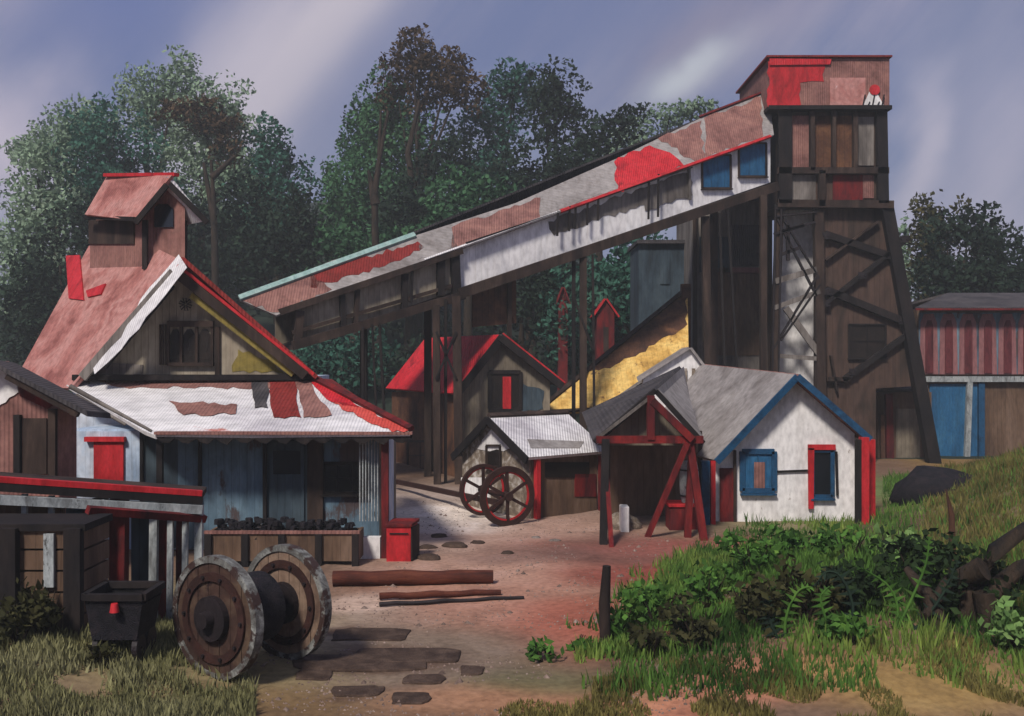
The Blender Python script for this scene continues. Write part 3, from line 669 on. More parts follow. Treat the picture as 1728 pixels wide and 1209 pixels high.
for a, b_, w_, d0, d1, m_ in beams: gq.beam(MB(), a, b_, w_, d0, d1).build('beam', M[m_], ga)
hr = MB(); gq.beam(hr, (780, 412), (1160, 285), .06, .34, .40); hr.build('handrail', M['ink_wood'], ga)
for px, y0, y1 in ((955, 350, 392), (935, 358, 400), (965, 350, 388), (985, 344, 382), (1003, 338, 374), (1088, 305, 372), (1104, 296, 368)):
    gq.beam(MB(), (px, y0), (px - 1, y1), .07, .3, .38).build('baluster', M['ink_wood'], ga)
MB().prism([Ab, Bb, Bb + perp * 3, Ab + perp * 3], V((0, 0, -.18))).build('floor', M['dark_wood'], ga)
MB().prism([Ab + perp * 3, Bb + perp * 3, Bt + perp * 3, At + perp * 3], perp * .12).build('wall', M['taupe_boards'], ga)
eave = [(470, 527), (1306, 232)]
def rp(pts, m_, d0=.002, d1=.012): return gr.rag(MB(), pts, d0, d1, 4).build('roof_sheet', M[m_], gro)
def ey(px): return 527 + (px - 470) * (228 - 527) / (1306 - 470)
gro = gr.poly(MB(), [(466, ey(466) + 4)] + [(404, 506)] + ridge[1:] + [(1306, ey(1306))], -.1, 0).build('roof', M['grey_roof'], ga)
rp([(406, 507), (520, 462), (560, ey(560) - 6), (468, ey(468))], 'brown_pink')
rp([(524, 464), (705, 408), (716, 418), (640, 452), (524, 486)], 'maroon_roof')
rp([(712, 404), (760, 388), (775, ey(775)), (705, ey(705) - 4)], 'grey_roof')
rp([(762, 384), (868, 347), (912, 334), (912, ey(912)), (758, ey(758))], 'brown_pink')
rp([(914, 332), (1036, 276), (1040, ey(1040) - 3), (914, ey(914) - 2)], 'grey_roof')
rp([(1036, 274), (1096, 246), (1138, ey(1138) - 24), (1154, ey(1154) - 2), (1042, ey(1042) + 2)], 'red_roof', .014, .024)
rp([(1110, 234), (1184, 204), (1188, ey(1188)), (1172, ey(1172) - 4)], 'brown_pink')
rp([(1188, 200), (1284, 164), (1288, ey(1288) - 4), (1190, ey(1190) - 2)], 'brown_pink', .004, .016)
gr.beam(MB(), (404, 505), (700, 398), .22, 0, .12).build('ridge_cap', M['teal_trim'], gro)
gr.beam(MB(), (1180, 199), (1296, 154), .1, 0, .1).build('ridge_cap', M['red_post'], gro)
gr.beam(MB(), (945, ey(945) + 1), (1300, ey(1300) + 1), .14, -.02, .08).build('eave_board', M['red_paint'], gro)
gr.beam(MB(), (716, ey(716) + 1), (945, ey(945) + 1), .08, -.02, .08).build('eave_board', M['white_roof'], gro)
rL, rR_ = gr.hit(430, 497), gr.hit(1296, 154)
MB().prism([rL, rR_, Bt + perp * 3.4, At + perp * 3.4], V((0, 0, -.1))).build('roof', M['dark_roof'], ga)
# trestle legs
def leg(px, py_top, D, w_, m_='dark_wood', dx=0, z0=0): 
    t_ = P(px, py_top, D); MB().beam(V((t_.x + dx, D, z0)), t_, w_, w_).build('leg', M[m_], ga)
for px, y, D, w_, dx in ((736, 515, 40.0, .28, .05), (752, 505, 40.3, .12, 0), (770, 500, 40.0, .34, .12), (722, 520, 42.5, .3, 0), (612, 552, 38.9, .1, 0), (618, 552, 39.3, .1, 0), (628, 548, 39, .08, .3), (640, 545, 39.2, .1, .35), (612, 550, 41.5, .2, 0),
                         (968, 440, 43.3, .16, 0), (984, 436, 43.3, .3, 0), (1000, 430, 43.3, .1, .1), (984, 425, 46, .3, 0), (1190, 366, 46.2, .34, .2), (1200, 362, 46.3, .1, -.5), (1214, 360, 46.3, .1, .4), (1228, 355, 46.4, .09, .7), (1288, 330, 47.2, .3, 0), (1205, 350, 48.5, .3, 0)):
    leg(px, y, D, w_, dx=dx, m_='ink_wood' if w_ < .2 else 'dark_wood')
for a, b_ in (((736, 560), (770, 640)), ((770, 560), (736, 640)), ((968, 500), (1000, 590))):
    MB().beam(P(*a, 39.8 if a[0] < 900 else 43.1), P(*b_, 39.8 if a[0] < 900 else 43.1), .09).build('brace', M['ink_wood'], ga)
# hanging panel below
gq.poly(MB(), [(806, 492), (880, 466), (880, 545), (806, 552)], -.6, -.5).build('apron', M['rust_boards'], ga)
gq.beam(MB(), (866, 470), (866, 575), .16, -.45, -.3).build('beam', M['dark_wood'], ga)

# ================================================================== 7. HEADFRAME TOWER
D = 48.0
tw = thing('headframe_tower', (P(1400, 0, D).x, D + 3, 0), 'tall dark timber headframe tower with a red top cabin and braced legs', 'tower')
X = lambda px, D=48.: P(px, 0, D).x
Z = lambda py, D=48.: P(0, py, D).z
cab = MB().box((X(1296), D - .3, Z(182)), (X(1497), D + 6, Z(102))); cabo = cab.build('cabin', M['brown_pink'], tw)
tp_ = Plane(P(1300, 600, D), P(1500, 600, D), P(1300, 100, D))
cf = Plane(P(1300, 600, D - .3), P(1500, 600, D - .3), P(1300, 100, D - .3))
cf.rag(MB(), [(1296, 181), (1296, 104), (1392, 104), (1390, 138), (1350, 140), (1352, 180)], .003, .02, 3).build('wall_panel', M['red_paint'], cabo)
cf.poly(MB(), [(1298, 100), (1402, 101), (1400, 110), (1298, 111)], .052, .1).build('wall_panel', M['red_roof'], cabo)
cf.rect(MB(), 1400, 132, 1460, 178, .003, .05).build('shutter', M['pink_roof'], cabo)
cf.poly(MB(), [(1456, 178), (1468, 152), (1480, 160), (1490, 178)], .052, .08).build('wall_panel', M['white_wall'], cabo)
MB().ring(cf.hit(1476, 152, .1), (0, 1, 0), .01, .25, .04, 20).build('disc', M['red_paint'], cabo)
MB().box((X(1290), D - .45, Z(101)), (X(1500), D + 6.2, Z(98))).build('roof', M['maroon_roof'], cabo)
MB().box((X(1294), D - .42, Z(188)), (X(1500), D + 6.1, Z(181.5))).build('floor_beam', M['ink_wood'], cabo)
st = MB()
for k in range(5): a = cf.hit(1456 + k * 8, 180, .1); b_ = cf.hit(1460 + k * 8, 160 + (k % 2) * 12, .1); st.beam(a, b_, .05, .05)
st.build('railing', M['iron'], cabo)
# upper storey
MB().box((X(1318), D + .2, Z(345)), (X(1490), D + 5.6, Z(188))).build('wall', M['tower_boards'], tw)
uf = Plane(P(1300, 600, D + .2), P(1500, 600, D + .2), P(1300, 100, D + .2))
for x0, y0, x1, y1, m_ in ((1336, 196, 1364, 290, 'brown_pink'), (1366, 196, 1440, 285, 'rust_boards'), (1442, 198, 1474, 280, 'grey_boards'), (1405, 292, 1455, 338, 'red_post'), (1320, 296, 1376, 345, 'grey_boards'), (1456, 296, 1474, 335, 'brown_pink')):
    uf.rect(MB(), x0, y0, x1, y1, .004, .06).build('wall_panel', M[m_], tw)
for a, b_, w_ in (((1322, 186), (1322, 345), .62), ((1484, 186), (1487, 345), .5), ((1368, 190), (1368, 290), .2), ((1404, 190), (1404, 285), .16), ((1440, 190), (1440, 285), .2), ((1310, 290), (1496, 290), .3), ((1310, 345), (1504, 347), .36), ((1384, 290), (1384, 350), .3)):
    uf.beam(MB(), a, b_, w_, .06, .36).build('beam', M['ink_wood' if w_ > .4 else 'dark_wood'], tw)
# legs
legs = [((1318, 345), (1300, 0), .34), ((1383, 345), (1386, 0), .42), ((1497, 342), (1576, 0), .55)]
for (tpx, tpy), (bpx, _), w_ in legs:
    for dd, k in ((0, 1), (5.6, .98)):
        t_ = V((X(tpx), D + .25 + dd, Z(tpy))); b_ = V((X(bpx), D - .0 + dd * 1.1, -.1)); MB().beam(b_, t_, w_, w_).build('leg', M['dark_wood' if tpx < 1400 else 'ink_wood'], tw)
for px in (1308, 1318):
    MB().beam(V((X(px - 8), D - .1, 0)), V((X(px), D - .05, Z(345))), .08).build('leg', M['iron'], tw)
# clad bay
lp_ = Plane(P(1300, 600, D + .35), P(1500, 600, D + .35), P(1300, 100, D + .35))
lp_.poly(MB(), [(1388, 348), (1494, 348), (1534, 600), (1542, 652), (1478, 656), (1478, 781), (1388, 781)], -2.2, 0).build('wall', M['tower_boards'], tw)
lp_.window(tw, 1432, 548, 1494, 604, M['ink_wood'], M['window_dark'], bars=1, hbars=1)
for px, py in ((1394, 398), (1516, 438), (1394, 512), (1526, 404), (1396, 492), (1524, 542), (1532, 560), (1440, 628), (1455, 465), (1384, 470), (1318, 345), (1383, 346), (1496, 346)):
    c_ = lp_.hit(px, py, .32); pb_ = MB(); pb_.box((c_.x - .2, c_.y - .02, c_.z - .16), (c_.x + .2, c_.y + .02, c_.z + .16))
    for ex in (-.12, .12): pb_.tube([c_ + V((ex, -.07, 0)), c_ + V((ex, 0, 0))], [.035, .035], 6)
    pb_.build('bolt_plate', M['iron'], tw)
bpnl = Plane(P(1300, 600, D + 1.8), P(1500, 600, D + 1.8), P(1300, 100, D + 1.8))
bpnl.poly(MB(), [(1312, 330), (1392, 330), (1392, 778), (1304, 778)], -.12, 0).build('wall', M['white_wall'], tw)
# braces
for a, b_, w_, m_ in (((1390, 396), (1520, 440), .32, 'ink_wood'), ((1392, 512), (1532, 402), .2, 'ink_wood'), ((1392, 490), (1528, 545), .34, 'ink_wood'), ((1420, 642), (1536, 560), .26, 'ink_wood'), ((1392, 640), (1430, 640), .2, 'dark_wood'),
                      ((1390, 440), (1480, 375), .1, 'dark_wood'), ((1410, 660), (1400, 600), .1, 'dark_wood')):
    lp_.beam(MB(), a, b_, w_, .02, .3).build('brace', M[m_], tw)
for a, b_, w_ in (((1312, 370), (1378, 500), .1), ((1322, 370), (1382, 470), .08), ((1378, 468), (1304, 590), .1), ((1384, 480), (1318, 575), .08), ((1306, 395), (1376, 375), .1), ((1308, 352), (1378, 346), .1), ((1310, 365), (1378, 358), .08), ((1308, 475), (1378, 455), .28), ((1306, 520), (1384, 492), .22), ((1318, 430), (1350, 418), .16), ((1326, 520), (1384, 600), .3), ((1306, 600), (1384, 606), .2), ((1330, 380), (1330, 440), .16), ((1316, 392), (1356, 380), .18)):
    tp_.beam(MB(), a, b_, w_, -.1, .06).build('brace', M['iron' if w_ < .2 else 'grey_boards'], tw)

# ================================================================== 8. RED ROOFED HOUSE (under gallery)
D = 42.; rh = thing('red_roofed_house', (P(800, 0, D).x, D, 0), 'grey gabled house with a bright red roof under the conveyor gallery', 'house')
FL = G2(772, D); FR = G2(928, D + .5); BK = G2(668, 48.5) - G2(772, D)
r = gabled(rh, FL, FR, BK, 0, P(0, 652, D).z, P(0, 640, D).z, P(0, 568, D).z, .42, M['taupe_boards'], M['red_roof'], M['dark_roof'], dzr=0, ov=.45, fascia=M['ink_wood'], fw=.32)
w0 = r['front'].window(rh, 826, 628, 878, 690, M['ink_wood'], M['window_dark'], fw=.16, bars=0, hbars=0)
r['front'].rect(MB(), 848, 636, 862, 690, .03, .09).build('curtain', M['red_paint'], w0)
pn = r['front'].rag(MB(), [(882, 648), (918, 660), (916, 690), (882, 695)], .003, .03).build('wall_panel', M['teal_wall'], rh)
lf = r['left']
lf.window(rh, 690, 745, 732, 792, M['dark_wood'], M['window_dark'], fw=.1)
lf.rect(MB(), 662, 662, 768, 812, .002, .03).build('wall_panel', M['rust_boards'], rh)
q_, rf_, pts_, n_ = r['roofr']
MB().beam(pts_[0] + n_ * .13, pts_[3] + n_ * .13, .16, .06, n_).build('verge_strip', M['red_paint'], rf_)
# ================================================================== 9. WHITE STONE SHED
ss = thing('white_shed', (P(890, 0, 33).x, 33, 0), 'low white roofed shed with a mottled gable wall behind the spoked wheel', 'shed')
FL = G2(780, 34.5); FR = G2(893, 31.2); BK = G2(1008, 33.0) - G2(893, 31.2)
zr_ = P(0, 768, 31.2).z
r = gabled(ss, FL, FR, BK, 0, 1.75, zr_, P(0, 708, 32.8).z, .5, M['mottled_wall'], M['dark_roof'], M['white_roof'], ov=.3, fov=.25, fascia=M['ink_wood'], fw=.24)
fp = r['front']
fp.rag(MB(), [(838, 714), (872, 748), (850, 762), (806, 758)], .003, .02, 3).build('wall_panel', M['white_wall'], ss)
fp.rect(MB(), 780, 806, 828, 842, .003, .05).build('wall_panel', M['white_wall'], ss)
fp.window(ss, 823, 752, 846, 788, M['dark_wood'], M['window_dark'], fw=.07, bars=0, hbars=0)
rg = r['right']
rg.rect(MB(), 896, 768, 1006, 878, .002, .04).build('wall_panel', M['brown_boards'], ss)
rg.rect(MB(), 918, 780, 992, 806, .042, .07).build('opening', M['window_dark'], ss)
rg.rect(MB(), 968, 800, 1004, 838, .042, .07).build('wall_panel', M['red_post'], ss)
for px, m_ in ((901, 'red_paint'), (1009, 'red_post')): rg.beam(MB(), (px, 768), (px, 884), .15, .08, .24).build('post', M[m_], ss)
q_, rf_, pts_, n_ = r['roofr']
MB().beam(pts_[0] + n_ * .13, pts_[1] + n_ * .13, .2, .1, n_).build('ridge_cap', M['dark_wood'], rf_)
q_.poly(MB(), [(890, 742), (985, 746), (978, 757), (896, 757)], .003, .02).build('roof_sheet', M['grey_roof'], rf_)
# spoked wheel and cart
def spoked(root, c, n, R_, m_, rimw=.17):
    n = V(n).normalized(); x = n.cross(V((0, 0, 1))).normalized(); y = x.cross(n)
    o = MB().ring(c, n, R_ - rimw, R_, .12, 44).build('wheel', m_, root)
    for k in range(3):
        a = k * math.pi / 3 + .5; e = x * math.cos(a) + y * math.sin(a)
        MB().beam(c - e * (R_ - rimw), c + e * (R_ - rimw), .09, .07, n).build('spoke', m_, o)
    h_ = MB().tube([c - n * .16, c + n * .16], [.13, .13], 14); h_.build('hub', m_, o)
    MB().ring(c + n * .0, n, R_ - rimw - .05, R_ - rimw + .002, .05, 44).build('felloe', M['red_paint'], o)
    return o
c = P(856, 833, 30.1); Rw = .9; c.z = Rw - .03
ct = thing('cart_wheels', (c.x, c.y, 0), 'spoked cart wheels with red inner rims and a long shaft before the white shed', 'cart')
nrm = V((.45, -.89, 0))
spoked(ct, c, nrm, Rw, M['wheel_brown']); cc2 = c + V((-.75, 1.5, 0)); spoked(ct, cc2, nrm, Rw * .9, M['wheel_brown'], .1)
MB().tube([c, cc2], [.06, .06], 10).build('axle', M['wheel_brown'], ct)
MB().beam(c + V((-.2, .3, -.25)), P(664, 812, 38.5), .14, .16, (0, 0, 1)).build('shaft', M['wheel_brown'], ct)

# ================================================================== 10. ORE CHUTE (gold) + bin
oc_ = thing('ore_chute', (P(1010, 0, 46).x, 46, 0), 'sloping timber ore chute with golden boards running down behind the sheds', 'chute')
chp = Plane(P(905, 697, 44.6), P(1012, 690, 44.2), P(1160, 487, 50))
ch0 = chp.poly(MB(), [(905, 697), (1160, 487), (1162, 592), (1018, 692)], -.15, 0).build('deck', M['gold_roof'], oc_)
chp.rag(MB(), [(990, 628), (1158, 489), (1160, 548), (1080, 596), (1030, 622)], .003, .012, 4).build('lining', M['rust_boards'], oc_)
chp.beam(MB(), (905, 697), (1160, 488), .2, .0, .12).build('side_board', M['dark_wood'], oc_)
chp.beam(MB(), (1018, 692), (1162, 592), .16, .0, .14).build('side_board', M['grey_boards'], oc_)
chp.beam(MB(), (903, 698), (1012, 692), .12, .01, .12).build('lip', M['dark_wood'], oc_)
for px, D_, yt in ((1157, 49.6, 480), (1130, 49.0, 530), (1010, 45.2, 690), (930, 45.4, 690), (1060, 46.5, 640)):
    t_ = P(px, yt, D_); MB().beam(V((t_.x, D_, 0)), t_, .45 if px == 1157 else .25).build('leg', M['rust_boards' if px == 1157 else 'dark_wood'], oc_)
bn = thing('storage_bin', (P(1230, 0, 53).x, 53, 0), 'tall grey boarded storage bin standing behind the gallery legs beside the tower', 'bin')
MB().box((X(1168, 52.5), 52.5, 0), (X(1300, 52.5), 57.5, Z(340, 52.5))).build('wall', M['grey_boards'], bn)
bf = Plane(P(1168, 600, 52.5), P(1300, 600, 52.5), P(1168, 400, 52.5))
for x0, y0, x1, y1, m_ in ((1205, 460, 1290, 600, 'brown_boards'), (1180, 400, 1232, 460, 'teal_wall'), (1236, 380, 1296, 450, 'dark_roof'), (1212, 452, 1292, 462, 'pink_stripe')): bf.rect(MB(), x0, y0, x1, y1, .004, .06).build('wall_panel', M[m_], bn)
MB().box((X(1162, 52.3), 52.2, Z(340, 52.5)), (X(1306, 52.3), 57.8, Z(333, 52.5))).build('roof', M['dark_roof'], bn)
for px in (1172, 1298): bf.beam(MB(), (px, 340), (px, 770), .2, .06, .24).build('post', M['dark_wood'], bn)
bl = thing('annex', (P(1150, 0, 55).x, 55, 0), 'small dark teal annex below the gallery, left of the tall grey bin', 'building')
MB().box((X(1078, 55), 55, 0), (X(1166, 55), 59, Z(412, 55))).build('wall', M['teal_wall'], bl)
af = Plane(P(1075, 600, 55), P(1166, 600, 55), P(1075, 400, 55)); af.rect(MB(), 1114, 428, 1130, 480, .004, .06).build('door', M['teal_wall'], bl)
MB().box((X(1074, 55), 54.7, Z(412, 55)), (X(1168, 55), 59.2, Z(406, 55))).build('roof', M['dark_roof'], bl)
# small red huts on the hillside
for px, py, D_, wpx, hpx, lab in ((1022, 506, 60, 46, 92, 'small red hut with a pointed roof on the hillside under the gallery'), (950, 486, 62, 24, 60, 'dark red hut on the hillside left of the small pointed red hut')):
    xc = X(px, D_); wm = wpx * D_ / F; top = Z(py, D_); g = T(xc, D_ + 1) - .4; hm = top - g
    hu = thing('hut', (xc, D_, g), lab, 'hut', 'red huts on the hillside')
    r = gabled(hu, (xc - wm * .32, D_), (xc + wm * .32, D_), (0, 1.6), g, top - .75, top - .75, top, .5, M['red_post'], M['red_paint' if px > 1000 else 'red_post'], M['red_paint' if px > 1000 else 'red_post'], ov=.4, fov=.2)
    r['front'].rect(MB(), px - 4, py + 46, px + 5, py + 88, .01, .04).build('door', M['dark_wood'], hu)

# ================================================================== 11. PALE BACK SHED + OPEN RED SHED
wb = thing('pale_shed', (P(1130, 0, 38).x, 38, 0), 'pale plastered shed with a red shutter behind the open red framed shed', 'shed')
r = gabled(wb, G2(1085, 38), G2(1190, 38), (0.6, 5), 0, P(0, 640, 38).z, P(0, 625, 38).z, P(0, 590, 38).z, .75, M['white_wall'], M['grey_roof'], M['grey_roof'], ov=.2, fov=.2)
r['front'].rect(MB(), 1127, 650, 1143, 702, .01, .09).build('shutter', M['red_paint'], wb)
for px in (1156, 1170): r['front'].beam(MB(), (px, 622), (px, 712), .12, .01, .1).build('batten', M['mottled_wall'], wb)
os_ = thing('open_shed', (P(1100, 0, 28.5).x, 28.5, 0), 'open red framed lean-to shed with a dark roof left of the white cottage', 'shed')
DF = 28.; zE = P(0, 745, DF).z; zA = P(0, 664, DF).z
fl, fa, fr_ = P(1003, 748, DF), P(1106, 660, DF), P(1186, 748, DF)
bk = V((-.2, 4.6, .25))
bkl = P(985, 700, 33) - fl; bka = P(1150, 622, 34) - fa
def slab(a, b_, c_, d_, m_, nm='roof', th=.1):
    n = (b_ - a).cross(d_ - a).normalized(); n = n if n.z > 0 else -n; return MB().prism([a, b_, c_, d_], n * th).build(nm, m_, os_)
rf1 = slab(fl, fa, fa + bka, fl + bkl, M['dark_roof']); slab(fa, fr_, fr_ + V((.6, 5, .2)), fa + bka, M['grey_roof'])
MB().beam(fl + V((0, -.08, .02)), fa + V((0, -.08, .02)), .14, .1).build('barge_board', M['ink_wood'], rf1)
MB().beam(fa + V((0, -.08, 0)), fr_ + V((0, -.08, 0)), .14, .1).build('barge_board', M['ink_wood'], rf1)
def rod(a, b_, w_, m_, nm='post'): MB().beam(a, b_, w_, w_).build(nm, M[m_], os_)
def gnd(px, D_): return V((X(px, D_), D_, T(X(px, D_), D_) - .05))
rod(gnd(1018, 27.0), P(1022, 742, 27.6), .2, 'ink_wood'); rod(gnd(1032, 26.6), P(1020, 742, 27.9), .12, 'red_post', 'brace')
rod(gnd(1188, 27.8), P(1163, 742, 27.9), .2, 'red_post'); rod(gnd(1160, 28.2), P(1168, 745, 28.2), .18, 'red_post')
rod(P(1092, 908, 28.1) , P(1160, 748, 27.7), .15, 'red_post', 'brace')
rod(P(1006, 742, 27.85), P(1186, 742, 27.85), .2, 'red_post', 'tie_beam')
rod(P(1098, 742, 27.8), P(1098, 668, 27.8), .2, 'red_post', 'king_post'); rod(P(1100, 676, 27.75), P(1168, 742, 27.75), .2, 'red_post', 'rafter'); rod(P(1008, 740, 27.8), P(1096, 672, 27.8), .08, 'grey_boards', 'rafter')
rod(gnd(1030, 32), V((X(1030, 32), 32, zE)), .16, 'dark_wood'); rod(gnd(1180, 32), V((X(1180, 32), 32, zE)), .16, 'dark_wood')
MB().box((X(1030, 31.9), 31.9, 0), (X(1178, 31.9), 32.1, zE)).build('wall', M['brown_boards'], os_)
MB().prism([fl + V((.1, .4, -.1)), fa + V((0, .4, -.15)), fr_ + V((-.1, .4, -.1))], V((0, .06, 0))).build('gable_wall', M['taupe_boards'], os_)
# things inside
ba = thing('barrel', (X(1163, 29.5), 29.5, 0), 'pale weathered barrel standing on a dark red chest inside the open shed', 'barrel')
bz = .78; mb = MB(); bc = V((X(1163, 29.5), 29.5, bz)); mb.tube([bc + V((0, 0, h)) for h in (0, .3, .6, .95, 1.2)], [.22, .27, .29, .27, .22], 18); mb.build('staves', M['weathered'], ba)
for h in (.2, .95): MB().ring(bc + V((0, 0, h)), (0, .0001, 1), .2, .285, .05, 20).build('hoop', M['iron'], ba)
chst = thing('chest', (X(1156, 29.5), 29.5, 0), 'dark red wooden chest at the right inside the open shed', 'chest')
MB().box((X(1130, 29.2), 29.2, 0), (X(1184, 29.2), 30, .68)).build('body', M['red_post'], chst, .01); MB().box((X(1128, 29.2), 29.15, .68), (X(1186, 29.2), 30.05, .77)).build('lid', M['red_paint'], chst, .01)
pl = thing('stone_block', (X(1055, 28.8), 28.8, 0), 'small white washed stone block inside the open shed', 'block')
MB().box((X(1048, 28.8), 28.8, 0), (X(1062, 28.8), 29.3, .75)).build('block', M['white_wall'], pl, .03)

# ================================================================== 12. WHITE COTTAGE
D = 31.; wc = thing('white_cottage', (P(1320, 0, D).x, D, 0), 'small white cottage with blue barge boards and a red framed window on the green slope', 'cottage')
FL = G2(1206, D); FR = G2(1442, D); BK = V((-1.7, 9))
r = gabled(wc, FL, FR, BK, -.2, P(0, 768, D).z, P(0, 732, D).z, P(0, 636, D).z, .53, M['white_wall'], M['grey_roof'], M['brown_pink'], dzr=.35, ov=.24, fov=.55, fascia=M['blue_trim'], fw=.2)
fp = r['front']
fp.window(wc, 1252, 762, 1306, 828, M['blue_trim'], M['blue_paint'], fw=.16, bars=1, hbars=0, lab='blue shuttered window with a brown slat')
fp.rect(MB(), 1272, 780, 1290, 828, .03, .06).build('shutter_slat', M['brown_pink'], wc)
w0 = fp.window(wc, 1370, 760, 1404, 838, M['blue_trim'], M['glass'], fw=.12, bars=0, hbars=0, lab='narrow blue window with a red casing')
fp.poly(MB(), [(1362, 756), (1372, 756), (1371, 858), (1363, 858)], .05, .13).build('casing', M['red_paint'], w0); fp.rect(MB(), 1362, 750, 1408, 759, .05, .13).build('casing', M['red_paint'], w0)
fp.beam(MB(), (1308, 796), (1362, 794), .06, .02, .07).build('rail', M['ink_wood'], wc)
fp.rect(MB(), 1214, 790, 1242, 905, .01, .08).build('door', M['red_post'], wc)
fp.beam(MB(), (1410, 762), (1412, 836), .06, .02, .1).build('batten', M['ink_wood'], wc)
for px, D_, w_, m_, yt in ((1190, 30.3, .24, 'blue_trim', 778), (1203, 30.35, .14, 'red_paint', 778), (1184, 30.45, .12, 'ink_wood', 780), (1448, 30.3, .16, 'ink_wood', 742), (1458, 30.35, .24, 'red_paint', 738), (1470, 31.2, .2, 'red_paint', 742), (1240, 30.9, .08, 'dark_wood', 760)):
    MB().beam(V((X(px, D_), D_, -.1)), P(px, yt, D_), w_, w_).build('porch_post', M[m_], wc)
# pole lines on the left roof
# ================================================================== 13. RIGHT WAREHOUSE
D = 51.5; wa = thing('warehouse', (P(1650, 0, D).x, D, 0), 'warehouse at the right with a striped pink upper wall, blue boards and a dark roof', 'building')
x0, x1 = X(1548, D), X(1850, D)
MB().box((x0, D, 0), (x1, D + 8, Z(522, D))).build('wall', M['brown_boards'], wa)
fw_ = Plane(P(1550, 600, D), P(1700, 600, D), P(1550, 500, D))
up = fw_.rect(MB(), 1550, 528, 1850, 632, .004, .08).build('upper_wall', M['blue_wall'], wa)
for i in range(9):
    x = 1560 + i * 33
    m_ = MB(); fw_.poly(m_, [(x - 9, 632), (x + 22, 632), (x + 20, 545), (x + 14, 530), (x - 2, 530), (x - 8, 545)], .083, .1); m_.build('panel', M['pink_stripe'], up)
    m_ = MB(); fw_.poly(m_, [(x, 630), (x + 13, 630), (x + 13, 552), (x + 10, 541), (x + 4, 541), (x, 552)], .102, .15); m_.build('arched_window', M['stripe_red'], up)
fw_.rect(MB(), 1568, 648, 1648, 790, .004, .08).build('door', M['blue_paint'], wa)
fw_.beam(MB(), (1548, 640), (1850, 640), .28, .09, .3).build('trim', M['weathered'], wa)
fw_.beam(MB(), (1633, 645), (1628, 790), .26, .09, .3).build('drain_pipe', M['weathered'], wa)
fw_.beam(MB(), (1654, 645), (1654, 792), .3, .02, .2).build('post', M['blue_trim'], wa)
A, B = P(1544, 524, D - .8), P(1860, 524, D - .8); A2, B2 = P(1600, 499, D + 4), P(1860, 499, D + 4)
MB().prism([A, B, B2, A2], (0, 0, .15)).build('roof', M['dark_roof'], wa)
A3, B3 = V((x0, D + 9, A.z)), V((x1, D + 9, A.z)); MB().prism([A2, B2, B3, A3], (0, 0, .15)).build('roof', M['dark_roof'], wa)
MB().beam(A + V((0, -.05, .05)), B + V((0, -.05, .05)), .1, .1).build('eave_board', M['red_post'], wa)
# brown lean-to between tower and warehouse
lt = thing('lean_to', (P(1520, 0, 50.5).x, 50.5, 0), 'brown lean-to with a dark red post behind the splayed tower leg, beside the warehouse', 'shed')
MB().box((X(1470, 50.5), 50.5, 0), (X(1572, 50.5), 53, Z(662, 50.5))).build('wall', M['brown_boards'], lt)
l_ = Plane(P(1482, 600, 50.5), P(1560, 600, 50.5), P(1482, 500, 50.5))
l_.rect(MB(), 1512, 690, 1552, 800, .004, .05).build('wall_panel', M['taupe_boards'], lt)
MB().prism([P(1476, 660, 50.1), P(1566, 660, 50.1), P(1566, 646, 53.2), P(1476, 646, 53.2)], (0, 0, .12)).build('roof', M['dark_roof'], lt)
l_.beam(MB(), (1497, 665), (1500, 806), .34, .05, .3).build('post', M['red_post'], lt); l_.beam(MB(), (1487, 700), (1487, 806), .2, .05, .25).build('post', M['rust_boards'], lt)

# ================================================================== VEGETATION
def leafmesh(name, lobes, size, dens, m_, parent=None, squash=1.0, thresh=-.26, nsc=.38, up=0.0):
    P_ = []; 
    for (c, rx, ry, rz, tilt) in lobes:
        area = 4 * math.pi * ((rx * ry + ry * rz + rx * rz) / 3)
        n = int(dens * area / (size * size))
        d = RNG.normal(size=(n, 3)); d /= np.linalg.norm(d, axis=1)[:, None]
        r = RNG.random(n) ** .38; r *= 1 + .22 * np.sin(d[:, 0] * 5 + c[0]) * np.sin(d[:, 2] * 6 + c[1]) 
        q = d * r[:, None] * np.array([rx, ry, rz]); q[:, 0] += q[:, 2] * tilt
        P_.append(q + np.array(c))
    P_ = np.concatenate(P_)
    keep = [noise.noise(V(p) * nsc) > thresh + random.uniform(-.12, .12) for p in P_]
    P_ = P_[np.array(keep)]; n = len(P_)
    a = RNG.normal(size=(n, 3)); a /= np.linalg.norm(a, axis=1)[:, None]; b_ = np.cross(a, RNG.normal(size=(n, 3))); b_ /= np.linalg.norm(b_, axis=1)[:, None]
    s = size * (.5 + RNG.random((n, 1)) * .7); a *= s * .62; b_ *= s * .38
    o0 = np.array(ORI.get(parent, V((0, 0, 0))))
    vs = np.stack([P_ - a, P_ - b_ * .9 + a * .1, P_ + a, P_ + b_ * .9 - a * .1], 1).reshape(-1, 3) - o0
    me = bpy.data.meshes.new(name); me.vertices.add(4 * n); me.vertices.foreach_set('co', vs.ravel())
    me.loops.add(4 * n); me.loops.foreach_set('vertex_index', np.arange(4 * n)); me.polygons.add(n)
    me.polygons.foreach_set('loop_start', np.arange(0, 4 * n, 4)); me.update(calc_edges=True); me.materials.append(m_)
    o = bpy.data.objects.new(name, me); COL.objects.link(o)
    if parent: o.parent = parent
    return o
